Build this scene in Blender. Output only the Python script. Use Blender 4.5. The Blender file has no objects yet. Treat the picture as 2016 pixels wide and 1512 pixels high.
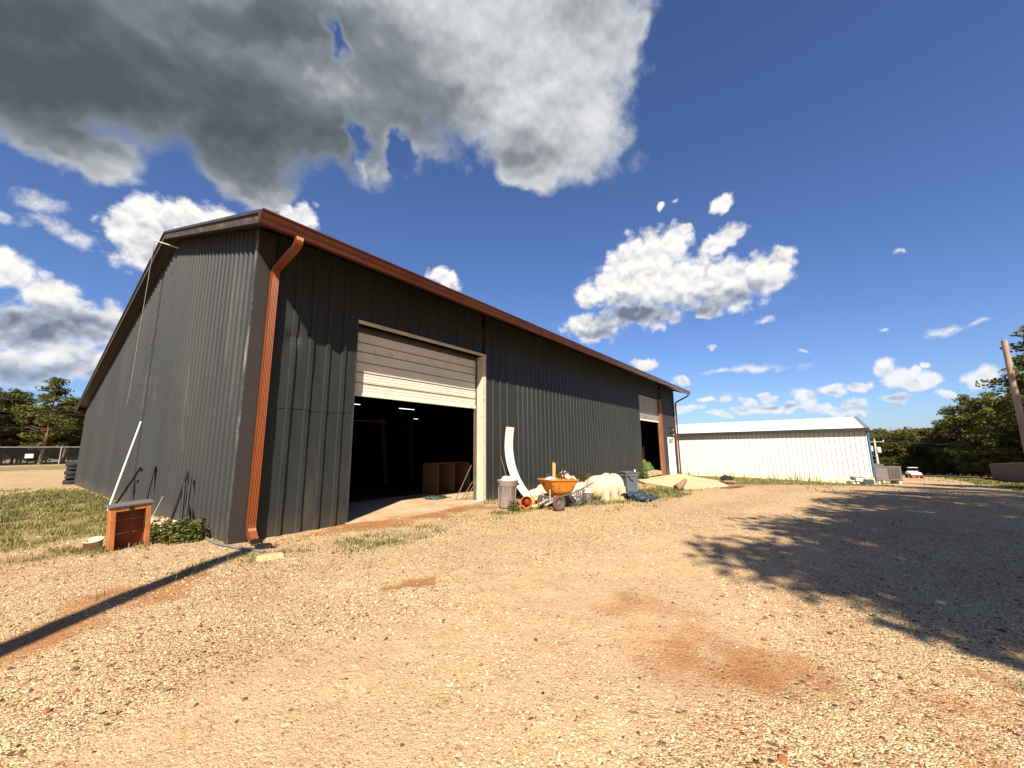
import bpy, math, random
import numpy as np
from mathutils import Vector, Matrix, noise as mnoise

# ------------------------------------------------------------------ camera, sky, sun, exposure
scene = bpy.context.scene
C = bpy.data.collections.new('place'); scene.collection.children.link(C)
R = math.radians
PI = math.pi

cam_data = bpy.data.cameras.new('camera')
cam = bpy.data.objects.new('camera', cam_data); C.objects.link(cam)
cam_data.sensor_width = 36.0; cam_data.lens = 13.72
cam_data.clip_start = 0.05; cam_data.clip_end = 5000
_r = Vector((0.61094005, -0.79161, -0.01028882)); _u = Vector((-0.12435959, -0.10879556, 0.98625464)); _f = Vector((0.78184842, 0.60126294, 0.16491186))
CAMP = Vector((-2.7687, -8.6847, 1.65))
cam.matrix_world = Matrix(((_r.x, _u.x, -_f.x, CAMP.x), (_r.y, _u.y, -_f.y, CAMP.y), (_r.z, _u.z, -_f.z, CAMP.z), (0, 0, 0, 1)))
scene.camera = cam

SUN = Vector((0.95, 0.67, -1.0)).normalized()            # the way the light travels
sun_el = math.asin(-SUN.z); sun_az = math.atan2(-SUN.x, -SUN.y)
sd = bpy.data.lights.new('sun', 'SUN'); sd.energy = 5.0; sd.angle = R(0.53); sd.color = (1.0, 0.91, 0.755)
so = bpy.data.objects.new('sun', sd); C.objects.link(so)
so.rotation_euler = SUN.to_track_quat('-Z', 'Y').to_euler(); so.location = (-30, -30, 40)

scene.view_settings.view_transform = 'Standard'; scene.view_settings.look = 'None'
scene.view_settings.exposure = 1.15; scene.view_settings.gamma = 1.0
scene.cycles.max_bounces = 4; scene.cycles.diffuse_bounces = 2; scene.cycles.transparent_max_bounces = 16

# ------------------------------------------------------------------ node helper
class NG:
    def __init__(s, nt): s.nt = nt; s.n = nt.nodes; s.l = nt.links
    def new(s, t, **kw):
        nd = s.n.new(t)
        for k, v in kw.items(): setattr(nd, k, v)
        return nd
    def put(s, sock, v):
        if isinstance(v, bpy.types.NodeSocket): s.l.new(v, sock)
        else:
            if sock.type == 'RGBA' and len(v) == 3: v = (*v, 1)
            sock.default_value = v
    def math(s, op, a, b=None, c=None, clamp=False):
        nd = s.new('ShaderNodeMath', operation=op, use_clamp=clamp); s.put(nd.inputs[0], a)
        if b is not None: s.put(nd.inputs[1], b)
        if c is not None: s.put(nd.inputs[2], c)
        return nd.outputs[0]
    def vm(s, op, a, b=None, c=None):
        nd = s.new('ShaderNodeVectorMath', operation=op); s.put(nd.inputs[0], a)
        if b is not None: s.put(nd.inputs[3] if op == 'SCALE' else nd.inputs[1], b)
        if c is not None: s.put(nd.inputs[2], c)
        return nd.outputs['Value'] if op in ('LENGTH', 'DOT_PRODUCT') else nd.outputs[0]
    def comb(s, x, y, z=0.0):
        nd = s.new('ShaderNodeCombineXYZ'); s.put(nd.inputs[0], x); s.put(nd.inputs[1], y); s.put(nd.inputs[2], z); return nd.outputs[0]
    def noise(s, vec, scale, detail=4.0, rough=0.55, col=False, lac=2.0, dist=0.0):
        nd = s.new('ShaderNodeTexNoise'); s.put(nd.inputs['Vector'], vec)
        nd.inputs['Scale'].default_value = scale; nd.inputs['Detail'].default_value = detail
        nd.inputs['Roughness'].default_value = rough; nd.inputs['Lacunarity'].default_value = lac; nd.inputs['Distortion'].default_value = dist
        return nd.outputs['Color' if col else 'Fac']
    def vor(s, vec, scale, feature='F1', out='Distance', rand=1.0, detail=0.0, rough=.5):
        nd = s.new('ShaderNodeTexVoronoi', feature=feature); s.put(nd.inputs['Vector'], vec)
        nd.inputs['Scale'].default_value = scale; nd.inputs['Randomness'].default_value = rand
        if 'Detail' in nd.inputs: nd.inputs['Detail'].default_value = detail; nd.inputs['Roughness'].default_value = rough
        return nd.outputs[out]
    def step(s, v, a, b, lo=0.0, hi=1.0, smooth=True):
        nd = s.new('ShaderNodeMapRange', interpolation_type='SMOOTHSTEP' if smooth else 'LINEAR')
        s.put(nd.inputs[0], v); nd.inputs[1].default_value = a; nd.inputs[2].default_value = b
        s.put(nd.inputs[3], lo); s.put(nd.inputs[4], hi); return nd.outputs[0]
    def mix(s, f, a, b, mode='MIX'):
        nd = s.new('ShaderNodeMix', data_type='RGBA', blend_type=mode); s.put(nd.inputs[0], f); s.put(nd.inputs[6], a); s.put(nd.inputs[7], b); return nd.outputs[2]
    def ramp(s, f, stops, interp='LINEAR'):
        nd = s.new('ShaderNodeValToRGB'); s.put(nd.inputs[0], f); cr = nd.color_ramp; cr.interpolation = interp
        while len(cr.elements) < len(stops): cr.elements.new(0.5)
        for e, (p, c) in zip(cr.elements, stops): e.position = p; e.color = (*c, 1)
        return nd.outputs[0]
    def bump(s, h, strength=0.5, dist=0.02, normal=None):
        nd = s.new('ShaderNodeBump'); nd.inputs['Strength'].default_value = strength; nd.inputs['Distance'].default_value = dist
        s.put(nd.inputs['Height'], h)
        if normal is not None: s.put(nd.inputs['Normal'], normal)
        return nd.outputs[0]

# ------------------------------------------------------------------ world: physical sky with procedural clouds by compass direction
# clouds: azimuth from +Y, elevation, half width, half height, tilt (all degrees)
CA = [(-2.9,33.7,11.68,5.69,38.0),(6.7,38.7,14.3,6.94,24.0),(22.5,42.0,15.72,7.02,10.0),(14.4,33.9,6.76,4.28,-12.0),(41.9,48.2,14.86,7.97,-9.0),(57.4,45.2,11.45,6.91,-29.0),(63.7,49.8,7.83,5.1,-28.0),(72.8,49.3,2.46,1.26,-4.0),(4.8,41.6,22.19,3.46,36.0),(27.2,50.6,25.45,3.18,20.0),(53.8,39.0,5.18,2.78,-19.0),(0.9,28.8,4.43,2.25,3.0),(3.2,28.3,2.28,1.34,-6.0)]
CH = [(25.5,49.4,1.32,2.68,24.0),(28.6,40.5,1.89,3.54,2.0),(35.1,39.0,1.83,2.1,11.0)]
CB = [(64.3,21.5,2.43,2.07,-5.0),(69.6,22.7,6.34,4.03,3.0),(75.8,21.8,7.09,4.46,-10.0),(74.1,25.7,4.8,3.58,-30.0),(70.5,25.3,3.23,2.58,-9.0),(82.1,20.7,5.39,3.67,-12.0),(86.8,20.9,3.6,2.75,21.0),(89.1,22.1,1.52,1.65,55.0),(82.0,25.7,4.06,1.38,19.0),(71.4,18.4,5.76,2.05,-7.0),(64.9,17.2,4.85,2.27,-4.0),(76.9,26.8,2.39,2.42,-12.0),(80.6,18.1,2.14,1.63,7.0),(79.4,17.9,1.47,1.42,-10.0),(6.9,24.7,2.45,2.12,22.0),(7.8,21.1,2.5,3.06,-35.0),(10.9,25.3,3.89,2.72,-5.0),(6.0,22.5,1.96,2.37,21.0),(13.8,25.7,2.92,2.35,18.0),(9.7,23.3,4.03,2.52,19.0),(21.9,29.0,2.38,1.79,-7.0),(20.0,29.7,0.96,0.87,17.0),(41.8,24.2,3.14,1.38,-11.0),(83.1,29.9,1.62,1.32,-17.0),(75.3,31.3,0.61,0.53,-13.0),(78.1,28.3,0.9,0.69,8.0),(71.8,11.7,2.23,1.4,-5.0),(75.8,8.9,1.37,0.82,-4.0),(-1.4,16.0,1.7,2.25,4.0),(-2.2,17.5,1.14,1.26,22.0),(1.3,14.5,2.97,2.35,-14.0),(0.4,11.3,4.54,2.77,13.0),(3.2,12.5,3.92,2.7,-9.0),(-0.3,7.9,4.98,2.28,9.0),(3.6,8.5,3.92,1.98,9.0),(5.9,13.6,2.3,2.04,13.0),(78.8,6.0,1.42,0.47,0.0),(81.1,6.0,1.14,0.52,-4.0),(83.8,5.7,1.29,0.51,-4.0),(85.9,5.9,1.23,0.68,-5.0),(89.2,6.0,1.23,1.08,-5.0),(91.8,6.5,1.42,0.92,4.0),(94.4,6.6,1.47,0.84,-7.0),(96.7,8.3,1.15,1.29,-9.0),(97.8,7.1,1.77,1.55,-22.0),(99.0,7.4,0.85,1.03,-9.0),(100.2,6.4,1.07,1.21,-8.0),(99.0,5.7,1.59,0.72,-7.0),(97.1,4.9,1.48,0.48,-6.0),(100.9,4.8,0.72,0.45,-6.0),(100.1,8.0,0.48,0.41,-10.0),(76.6,5.0,2.19,0.75,-3.0),(80.4,4.0,2.27,0.59,-3.0),(84.0,4.8,3.14,0.57,-1.0),(87.2,4.8,2.92,0.61,-2.0),(90.2,4.6,2.7,0.59,-1.0),(93.4,4.6,2.07,0.56,-1.0),(92.6,3.9,2.91,0.45,-4.0),(85.3,6.7,1.05,0.31,-5.0),(103.3,6.1,1.18,1.33,-8.0)]
CC = [(31.9,36.3,1.54,1.9,3.0),(30.1,35.9,0.71,1.41,13.0),(101.6,11.2,1.91,0.54,4.0),(103.3,11.5,0.93,0.47,13.0),(-0.5,22.8,2.06,0.9,4.0),(0.6,21.5,2.31,1.17,-6.0),(2.8,20.9,1.33,1.06,8.0),(-2.6,20.7,0.85,0.8,26.0),(3.4,23.3,0.66,0.73,-20.0),(86.5,15.4,1.52,0.56,7.0),(80.2,12.7,0.82,0.33,-7.0),(84.0,9.8,6.57,0.64,-3.0),(97.1,12.1,0.77,0.32,-13.0),(29.7,36.4,0.83,1.49,13.0),(99.5,19.6,0.52,0.29,-21.0),(77.4,31.3,0.78,0.37,6.0),(89.9,11.2,0.95,0.3,-9.0)]
CS = [(-0.9,33.7,20.46,6.29,29.0,1.0),(13.5,37.1,16.12,8.03,6.0,1.0),(25.7,38.0,9.67,5.49,7.0,0.85),(38.0,42.6,10.14,6.01,-8.0,0.5),(53.0,40.2,7.62,3.19,-1.0,0.5),(-5.0,35.4,12.84,4.86,42.0,0.9),(13.3,45.1,14.36,5.0,29.0,0.75),(27.6,46.5,8.69,4.36,18.0,0.35),(69.3,18.7,7.15,2.62,-6.0,1.0),(76.9,18.2,6.92,2.4,0.0,0.95),(83.7,18.6,5.09,1.65,11.0,0.8),(66.3,15.9,6.12,1.28,-4.0,0.9),(70.7,17.0,5.83,2.08,-6.0,0.55),(80.5,16.8,2.27,0.65,2.0,0.6),(1.3,11.8,8.13,2.28,4.0,0.85),(2.5,7.1,9.71,2.13,3.0,0.75),(9.1,21.4,3.76,1.36,-8.0,0.45),(97.8,5.4,2.14,0.63,-6.0,0.5),(85.1,4.9,8.11,0.44,0.0,0.5),(92.0,5.1,4.58,0.4,1.0,0.5),(103.2,5.1,1.18,0.47,-7.0,0.4)]

world = bpy.data.worlds.new('World'); scene.world = world; world.use_nodes = True
w = NG(world.node_tree); w.n.clear()
sky = w.new('ShaderNodeTexSky', sky_type='NISHITA'); sky.sun_disc = False
sky.sun_elevation = sun_el; sky.sun_rotation = sun_az; sky.air_density = 1.0; sky.dust_density = 0.6; sky.ozone_density = 2.5; sky.altitude = 100
D = w.vm('NORMALIZE', w.new('ShaderNodeTexCoord').outputs['Generated'])
def cdir(az, el):
    a, e = R(az), R(el); return Vector((math.sin(a) * math.cos(e), math.cos(a) * math.cos(e), math.sin(e)))
def ell(vec, az, el, ra, rb, rot):
    c = cdir(az, el); right = Vector((math.cos(R(az)), -math.sin(R(az)), 0)); up = right.cross(c)
    t = R(rot); A = (right * math.cos(t) + up * math.sin(t)) / R(ra); B = (-right * math.sin(t) + up * math.cos(t)) / R(rb)
    u = w.math('SUBTRACT', w.vm('DOT_PRODUCT', vec, tuple(A)), c.dot(A)); v = w.math('SUBTRACT', w.vm('DOT_PRODUCT', vec, tuple(B)), c.dot(B))
    return w.vm('LENGTH', w.comb(u, v, 0.0))
def field(vec, L, k=0.15):
    d = None
    for e in L:
        x = ell(vec, *e[:5])
        d = x if d is None else w.math('SMOOTH_MIN', d, x, k)
    return w.math('SUBTRACT', 1.0, d)
def warp(vec, scale, amt, detail=2.0, off=(0, 0, 0)):
    n = w.noise(w.vm('ADD', vec, off), scale, detail, 0.6, col=True)
    return w.vm('ADD', vec, w.vm('SCALE', w.vm('SUBTRACT', n, (0.5, 0.5, 0.5)), amt))
UPS = tuple((Vector((0, 0, 1)) - SUN * 0.6).normalized() * 0.013)
def billow(vec, sc):
    return w.math('SUBTRACT', 1.0, w.vor(vec, sc, 'F1', 'Distance', 1.0, 1.0, 0.5))
# big grey cloud deck
vA = warp(warp(D, 4.0, 0.16, 3), 16.0, 0.045, 4, (3, 1, 2))
nA = w.noise(D, 11.0, 9, 0.60)
fA = field(vA, CA, 0.3)
hole = w.math('MULTIPLY', w.math('MAXIMUM', w.math('ADD', field(warp(vA, 18.0, 0.07, 5), CH, 0.1), 0.35), 0.0), 1.0)
dA = w.math('ADD', w.math('SUBTRACT', w.math('ADD', w.math('MULTIPLY', fA, 1.4), 0.20), hole), w.math('MULTIPLY', w.math('SUBTRACT', nA, 0.5), 1.5))
aA = w.step(dA, -0.05, 0.60)
# white heaps
vB = warp(warp(D, 12.0, 0.05, 2, (5, 2, 1)), 42.0, 0.020, 4, (1, 7, 2))
vb1 = warp(D, 26.0, 0.03, 3)
bB = billow(vb1, 30.0); bB2 = billow(w.vm('ADD', vb1, UPS), 30.0)
nB = w.noise(D, 38.0, 8, 0.62)
fB = field(vB, CB, 0.15)
dB = w.math('ADD', w.math('ADD', w.math('ADD', fB, 0.12), w.math('MULTIPLY', w.math('SUBTRACT', bB, 0.58), 0.42)), w.math('MULTIPLY', w.math('SUBTRACT', nB, 0.5), 0.75))
aB = w.step(dB, -0.06, 0.46)
# thin wisps
dC = w.math('ADD', field(vB, CC, 0.1), w.math('MULTIPLY', w.math('SUBTRACT', nB, 0.52), 2.2))
aC = w.math('MULTIPLY', w.step(dC, -0.1, 1.1), 0.75)
# thickness shade (grey bases)
vS = warp(D, 7.0, 0.07, 3, (8, 3, 3)); sh = None
for e in CS:
    x = w.math('MULTIPLY', w.step(ell(vS, *e[:5]), 1.5, 0.0), e[5]); sh = x if sh is None else w.math('SMOOTH_MAX', sh, x, 0.15)
lo1 = w.noise(D, 4.5, 5, .42); relA = w.math('SUBTRACT', w.noise(w.vm('ADD', D, UPS), 7.0, 4, 0.45), w.noise(D, 7.0, 4, 0.45))
thick = w.step(dA, 0.05, 1.0, 0.5, 1.0)
sA = w.math('MULTIPLY', w.math('ADD', w.math('ADD', w.math('MULTIPLY', sh, 1.0), w.math('MULTIPLY', w.math('SUBTRACT', lo1, 0.40), 0.7)), w.math('MULTIPLY', relA, 2.0)), thick, clamp=True)
colA = w.ramp(sA, [(0.0, (0.345, 0.35, 0.36)), (0.22, (0.225, 0.235, 0.25)), (0.45, (0.115, 0.127, 0.14)), (0.72, (0.066, 0.075, 0.086)), (1.0, (0.043, 0.050, 0.059))])
thB = w.step(dB, 0.0, 0.7, 0.35, 1.0)
sB = w.math('ADD', w.math('MULTIPLY', w.math('MULTIPLY', sh, 1.15), thB), w.math('ADD', w.math('MULTIPLY', w.math('SUBTRACT', 0.50, w.noise(D, 16.0, 5, .55)), 0.55), w.math('MULTIPLY', w.math('SUBTRACT', bB2, bB), 0.55)), clamp=True)
colB = w.ramp(sB, [(0.0, (0.47, 0.455, 0.44)), (0.3, (0.37, 0.365, 0.37)), (0.6, (0.20, 0.215, 0.255)), (1.0, (0.085, 0.10, 0.14))])
skyc = w.mix(1.0, sky.outputs[0], (0.73, 0.87, 1.18), 'MULTIPLY')
bgS = w.new('ShaderNodeBackground'); w.put(bgS.inputs[0], skyc); bgS.inputs[1].default_value = 0.054
elz = w.new('ShaderNodeSeparateXYZ'); w.put(elz.inputs[0], D); far = w.step(elz.outputs[2], 0.02, 0.22)     # far clouds near the horizon fade into the air
bgA = w.new('ShaderNodeBackground'); w.put(bgA.inputs[0], colA); bgA.inputs[1].default_value = 1.0
bgB = w.new('ShaderNodeBackground'); w.put(bgB.inputs[0], w.mix(1.0, colB, (1, 1, 1), 'MULTIPLY')); bgB.inputs[1].default_value = 1.0
m1 = w.new('ShaderNodeMixShader'); w.put(m1.inputs[0], w.math('MAXIMUM', w.math('MULTIPLY', aB, w.math('MULTIPLY_ADD', far, 0.35, 0.65)), aC)); w.l.new(bgS.outputs[0], m1.inputs[1]); w.l.new(bgB.outputs[0], m1.inputs[2])
m2 = w.new('ShaderNodeMixShader'); w.put(m2.inputs[0], aA); w.l.new(m1.outputs[0], m2.inputs[1]); w.l.new(bgA.outputs[0], m2.inputs[2])
wo = w.new('ShaderNodeOutputWorld'); w.l.new(m2.outputs[0], wo.inputs[0])
world.cycles.sampling_method = 'NONE'

# ------------------------------------------------------------------ object helpers
def tag(o, label=None, cat=None, group=None, kind=None):
    if label: o['label'] = label
    if cat: o['category'] = cat
    if group: o['group'] = group
    if kind: o['kind'] = kind
    return o
def empty(name, loc, label, cat, group=None, rz=0.0):
    o = bpy.data.objects.new(name, None); C.objects.link(o); o.location = loc; o.rotation_euler = (0, 0, rz); o.empty_display_size = 0.1
    return tag(o, label, cat, group)
class MB:
    """collects shapes; build() links them as ONE mesh object"""
    def __init__(s): s.v = []; s.f = []; s.sm = []
    def add(s, vs, fs, smooth=False):
        o = len(s.v); s.v += [tuple(v) for v in vs]; s.f += [tuple(i + o for i in f) for f in fs]; s.sm += [smooth] * len(fs); return s
    def box(s, x0, x1, y0, y1, z0, z1, m=None):
        vs = [Vector(p) for p in ((x0, y0, z0), (x1, y0, z0), (x1, y1, z0), (x0, y1, z0), (x0, y0, z1), (x1, y0, z1), (x1, y1, z1), (x0, y1, z1))]
        if m is not None: vs = [m @ v for v in vs]
        return s.add(vs, [(0, 3, 2, 1), (4, 5, 6, 7), (0, 1, 5, 4), (1, 2, 6, 5), (2, 3, 7, 6), (3, 0, 4, 7)])
    def beam(s, a, b, w_, h_, up=(0, 0, 1)):
        a = Vector(a); b = Vector(b); d = (b - a); L = d.length; d.normalize(); up = Vector(up)
        x = d.cross(up)
        if x.length < 1e-4: x = d.cross(Vector((0, 1, 0)))
        x.normalize(); y = x.cross(d)
        m = Matrix(((x.x, d.x, y.x, a.x), (x.y, d.y, y.y, a.y), (x.z, d.z, y.z, a.z), (0, 0, 0, 1)))
        return s.box(-w_ / 2, w_ / 2, 0, L, -h_ / 2, h_ / 2, m)
    def tube(s, pts, r, n=8, cap=True, smooth=True):
        pts = [Vector(p) for p in pts]; k = len(pts); rs = r if hasattr(r, '__len__') else [r] * k
        t = [(pts[min(i + 1, k - 1)] - pts[max(i - 1, 0)]).normalized() for i in range(k)]
        ref = Vector((0, 0, 1)) if abs(t[0].z) < 0.9 else Vector((1, 0, 0)); x = t[0].cross(ref).normalized(); vs = []
        for i in range(k):
            x = (x - t[i] * x.dot(t[i])).normalized(); y = t[i].cross(x)
            for j in range(n):
                a = 2 * PI * j / n; vs.append(pts[i] + (x * math.cos(a) + y * math.sin(a)) * rs[i])
        fs = [(i * n + j, i * n + (j + 1) % n, (i + 1) * n + (j + 1) % n, (i + 1) * n + j) for i in range(k - 1) for j in range(n)]
        s.add(vs, fs, smooth)
        if cap:
            s.add(vs[:n], [tuple(range(n - 1, -1, -1))]); s.add(vs[-n:], [tuple(range(n))])
        return s
    def lathe(s, prof, n=24, m=None, smooth=True, wob=0.0, seed=0):
        rnd = random.Random(seed); vs = []
        for (r, z) in prof:
            for j in range(n):
                a = 2 * PI * j / n; q = r * (1 + wob * (rnd.random() - .5)); vs.append(Vector((q * math.cos(a), q * math.sin(a), z)))
        if m is not None: vs = [m @ v for v in vs]
        k = len(prof)
        fs = [(i * n + j, i * n + (j + 1) % n, (i + 1) * n + (j + 1) % n, (i + 1) * n + j) for i in range(k - 1) for j in range(n)]
        return s.add(vs, fs, smooth)
    def prism(s, poly, axis, a, b):
        """poly: (u,v) points; axis 'x': u=y,v=z ; 'y': u=x,v=z ; 'z': u=x,v=y"""
        mk = {'x': lambda u, v, t: (t, u, v), 'y': lambda u, v, t: (u, t, v), 'z': lambda u, v, t: (u, v, t)}[axis]; n = len(poly)
        vs = [mk(u, v, a) for u, v in poly] + [mk(u, v, b) for u, v in poly]
        fs = [(i, (i + 1) % n, n + (i + 1) % n, n + i) for i in range(n)] + [tuple(range(n - 1, -1, -1)), tuple(range(n, 2 * n))]
        return s.add(vs, fs)
    def build(s, name, mat, parent=None, loc=None, bevel=0.0):
        me = bpy.data.meshes.new(name); vs = s.v
        if loc is not None: vs = [(v[0] - loc[0], v[1] - loc[1], v[2] - loc[2]) for v in vs]
        elif parent is not None:
            pl = parent.location; q = parent
            off = Vector((0, 0, 0))
            while q is not None: off += q.location; q = q.parent
            vs = [(v[0] - off.x, v[1] - off.y, v[2] - off.z) for v in vs]
        me.from_pydata(vs, [], s.f); me.polygons.foreach_set('use_smooth', s.sm); me.materials.append(mat); me.update()
        import bmesh
        bm = bmesh.new(); bm.from_mesh(me); bmesh.ops.recalc_face_normals(bm, faces=bm.faces); bm.to_mesh(me); bm.free()
        o = bpy.data.objects.new(name, me); C.objects.link(o)
        if loc is not None: o.location = loc
        if parent is not None: o.parent = parent
        if bevel > 0:
            md = o.modifiers.new('b', 'BEVEL'); md.width = bevel; md.segments = 2; md.limit_method = 'ANGLE'
        return o
def npmesh(name, V, F, mat, parent=None, smooth=False, attrs=None):
    """numpy verts (N,3) and faces (M,k) to an object"""
    me = bpy.data.meshes.new(name); V = np.asarray(V, np.float32); F = np.asarray(F, np.int32); k = F.shape[1]
    me.vertices.add(len(V)); me.vertices.foreach_set('co', V.ravel())
    me.loops.add(F.size); me.loops.foreach_set('vertex_index', F.ravel())
    me.polygons.add(len(F)); me.polygons.foreach_set('loop_start', np.arange(0, F.size, k, dtype=np.int32)); me.polygons.foreach_set('loop_total', np.full(len(F), k, np.int32))
    me.update(calc_edges=True)
    me.polygons.foreach_set('use_smooth', np.full(len(F), smooth))
    for an, (ty, arr) in (attrs or {}).items():
        a = me.attributes.new(an, ty, 'POINT')
        a.data.foreach_set('color' if ty == 'FLOAT_COLOR' else 'value', np.asarray(arr, np.float32).ravel())
    me.materials.append(mat); me.validate()
    o = bpy.data.objects.new(name, me); C.objects.link(o)
    if parent is not None: o.parent = parent
    return o
def copy_tree(o, parent=None):
    c = o.copy(); C.objects.link(c); c.parent = parent
    for ch in list(o.children): copy_tree(ch, c)
    return c

# ------------------------------------------------------------------ materials
def M(name, col, rough=0.6, metal=0.0, var=0.2, scale=6.0, bump=0.0, bscale=60.0, dirt=None, dirt_amt=0.0, dirt_scale=3.0, spec=0.4, stretch=(1, 1, 1), emit=None):
    m = bpy.data.materials.new(name); m.use_nodes = True; g = NG(m.node_tree); b = g.n['Principled BSDF']
    pos = g.new('ShaderNodeNewGeometry').outputs['Position']; v = g.vm('MULTIPLY', pos, stretch)
    n = g.noise(v, scale, 6, 0.6)
    dark = tuple(c * (1 - var) for c in col); lite = tuple(min(1, c * (1 + var)) for c in col)
    c = g.ramp(n, [(0.28, dark), (0.72, lite)])
    if dirt:
        dn = g.step(g.noise(v, dirt_scale, 8, 0.68, dist=.3), 0.62 - dirt_amt * 0.35, 0.74 - dirt_amt * 0.25); c = g.mix(dn, c, dirt)
    g.put(b.inputs['Base Color'], c); b.inputs['Roughness'].default_value = rough; b.inputs['Metallic'].default_value = metal; b.inputs['Specular IOR Level'].default_value = spec
    if bump: g.put(b.inputs['Normal'], g.bump(g.noise(v, bscale, 5, 0.6), bump, 0.01))
    if emit: b.inputs['Emission Color'].default_value = (*emit[:3], 1); b.inputs['Emission Strength'].default_value = emit[3]
    return m

# ------------------------------------------------------------------ ground
def gz(x, y):
    t = np.clip((np.asarray(-y, float) - 3) / 8, 0, 1); u = np.clip((np.asarray(x, float) - 18) / 16, 0, 1)
    return -0.042 * np.maximum(0.0, np.minimum(x, 140.0) - 15.0) - 0.22 * t * t * (3 - 2 * t) * u * u * (3 - 2 * u)
def gzf(x, y): return float(gz(np.float64(x), y))
def vnoise(x, y, s, seed=0):
    x = np.asarray(x) * s + seed * 17.3; y = np.asarray(y) * s + seed * 9.1
    xi = np.floor(x); yi = np.floor(y); fx = x - xi; fy = y - yi; fx = fx * fx * (3 - 2 * fx); fy = fy * fy * (3 - 2 * fy)
    def h(a, b):
        t = np.sin(a * 127.1 + b * 311.7 + seed * 3.7) * 43758.5453; return t - np.floor(t)
    return (h(xi, yi) * (1 - fx) + h(xi + 1, yi) * fx) * (1 - fy) + (h(xi, yi + 1) * (1 - fx) + h(xi + 1, yi + 1) * fx) * fy
def fbm(x, y, s, o=4, seed=0):
    r = 0; a = 0.5; t = 0
    for i in range(o): r = r + a * vnoise(x, y, s * 2 ** i, seed + i); t += a; a *= 0.5
    return r / t
def blob(x, y, cx, cy, rx, ry, rot=0.0, soft=0.5):
    c, s = math.cos(R(rot)), math.sin(R(rot)); dx = x - cx; dy = y - cy
    d = np.sqrt(((dx * c + dy * s) / rx) ** 2 + ((-dx * s + dy * c) / ry) ** 2)
    return np.clip((1 - d) / soft + 0.5, 0, 1)
def sst(v, a, b): t = np.clip((v - a) / (b - a), 0, 1); return t * t * (3 - 2 * t)
def masks(x, y):
    x = np.asarray(x, float); y = np.asarray(y, float); n = fbm(x, y, 0.55, 5, 3); n2 = fbm(x, y, 2.3, 4, 7); n3 = fbm(x, y, 0.16, 4, 11)
    # grass: beside the gable, along the front wall, round the ramp, before the white building, far lawns
    g = np.zeros_like(x)
    left = sst(-x, -0.15, 0.35) * sst(y, -2.2, 2.6) * (1 - sst(y, 15, 23 )) * sst(x + 0.35 * y, -9.0, -5.0)
    left = left * (0.34 + 0.66 * sst(y + x * 0.2 + (fbm(x, y, .5, 3, 19) - .5) * 4, 0.2, 5.5)); g = np.maximum(g, left * 0.92)
    g = np.maximum(g, 0.60 * blob(x, y, 1.9, -1.75, 3.3, 1.0, -8, 1.1)); g = np.maximum(g, 0.55 * blob(x, y, 6.3, -2.0, 1.7, 0.5, -14, 0.8))
    g = np.maximum(g, 0.62 * blob(x, y, 9.0, -3.3, 2.4, 0.55, -30, 0.8)); g = np.maximum(g, 0.8 * blob(x, y, 11.9, -3.6, 2.0, 1.2, -12, 0.8))
    g = np.maximum(g, 0.5 * blob(x, y, 0.5, 1.0, 1.6, 1.3, 0, 0.8) * (x < 0.1)); g = np.maximum(g, 0.6 * blob(x, y, 9.5, -0.4, 7, 0.5, 0, 0.8))
    wb = sst(x, 17.0, 21.0) * (1 - sst(x, 34.2, 34.8)) * sst(y + 0.48 * (x - 19.0), -5.9, -4.6) * (1 - 0.0 * x); g = np.maximum(g, 0.92 * wb)
    g = np.maximum(g, 0.95 * sst(-y - 0.10 * (x - 30), 16.2, 18.2) * sst(x, 20, 27))
    g = np.maximum(g, 0.95 * sst(y, 52, 58) * (1 - 0.75 * blob(x, y, 0, 84, 200, 4, -1, .6))); g = np.maximum(g, 0.95 * sst(x, 85, 95))
    g = np.clip(g + (n - 0.5) * 0.95 * (g > 0.02) + (n2 - 0.5) * 0.45 * (g > 0.02), 0, 1)
    c = np.zeros_like(x); wx, wy = x + (fbm(x, y, 1.3, 4, 41) - .5) * 1.5, y + (fbm(x, y, 1.3, 4, 43) - .5) * 1.5; x0_, y0_ = x, y; x, y = wx, wy
    c = np.maximum(c, 0.95 * blob(x, y, 4.0, -0.65, 3.6, 0.7, -6, 0.7)); c = np.maximum(c, 1.0 * blob(x, y, 0.42, -4.1, 0.42, 0.22, 15, 0.7))
    c = np.maximum(c, 1.05 * blob(x, y, 0.9, -8.05, 0.85, 0.45, 50, 1.9)); c = np.maximum(c, 0.92 * blob(x, y, -1.75, -2.3, 1.4, 0.6, 40, 0.9))
    c = np.maximum(c, 0.7 * blob(x, y, 1.25, -9.35, 0.7, 0.25, -10, 0.9)); c = np.maximum(c, 0.55 * blob(x, y, 1.4, -7.2, 1.2, 0.5, 35, 1.0)); c = np.maximum(c, 0.6 * blob(x, y, -2.2, 1.2, 1.4, 1.1, 0, 1.0))
    c = np.maximum(c, 0.65 * blob(x, y, 0.9, -0.9, 1.2, 0.5, 0, 0.9)); c = np.maximum(c, 0.35 * blob(x, y, 20, -7, 7, 1.6, -25, 1.0))
    c = np.clip(c + (n2 - 0.5) * 1.0 * (c > 0.01), 0, 1.2)
    x, y = x0_, y0_
    # packed sandy wheel tracks run along the drive
    q = y + 0.18 * x; f = 0.5 * blob(q, x * 0, -3.6, 0, 0.9, 1, 0, 1.2) + 0.6 * blob(q, x * 0, -5.9, 0, 0.8, 1, 0, 1.2) + 0.45 * blob(q, x * 0, -7.4, 0, 0.5, 1, 0, 1.2)
    f = np.clip(f * (0.35 + 1.3 * n) + (n3 - 0.50) * 1.9 + 0.15 * sst(x, 4, 14), 0, 1)
    return g, c, f

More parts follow.
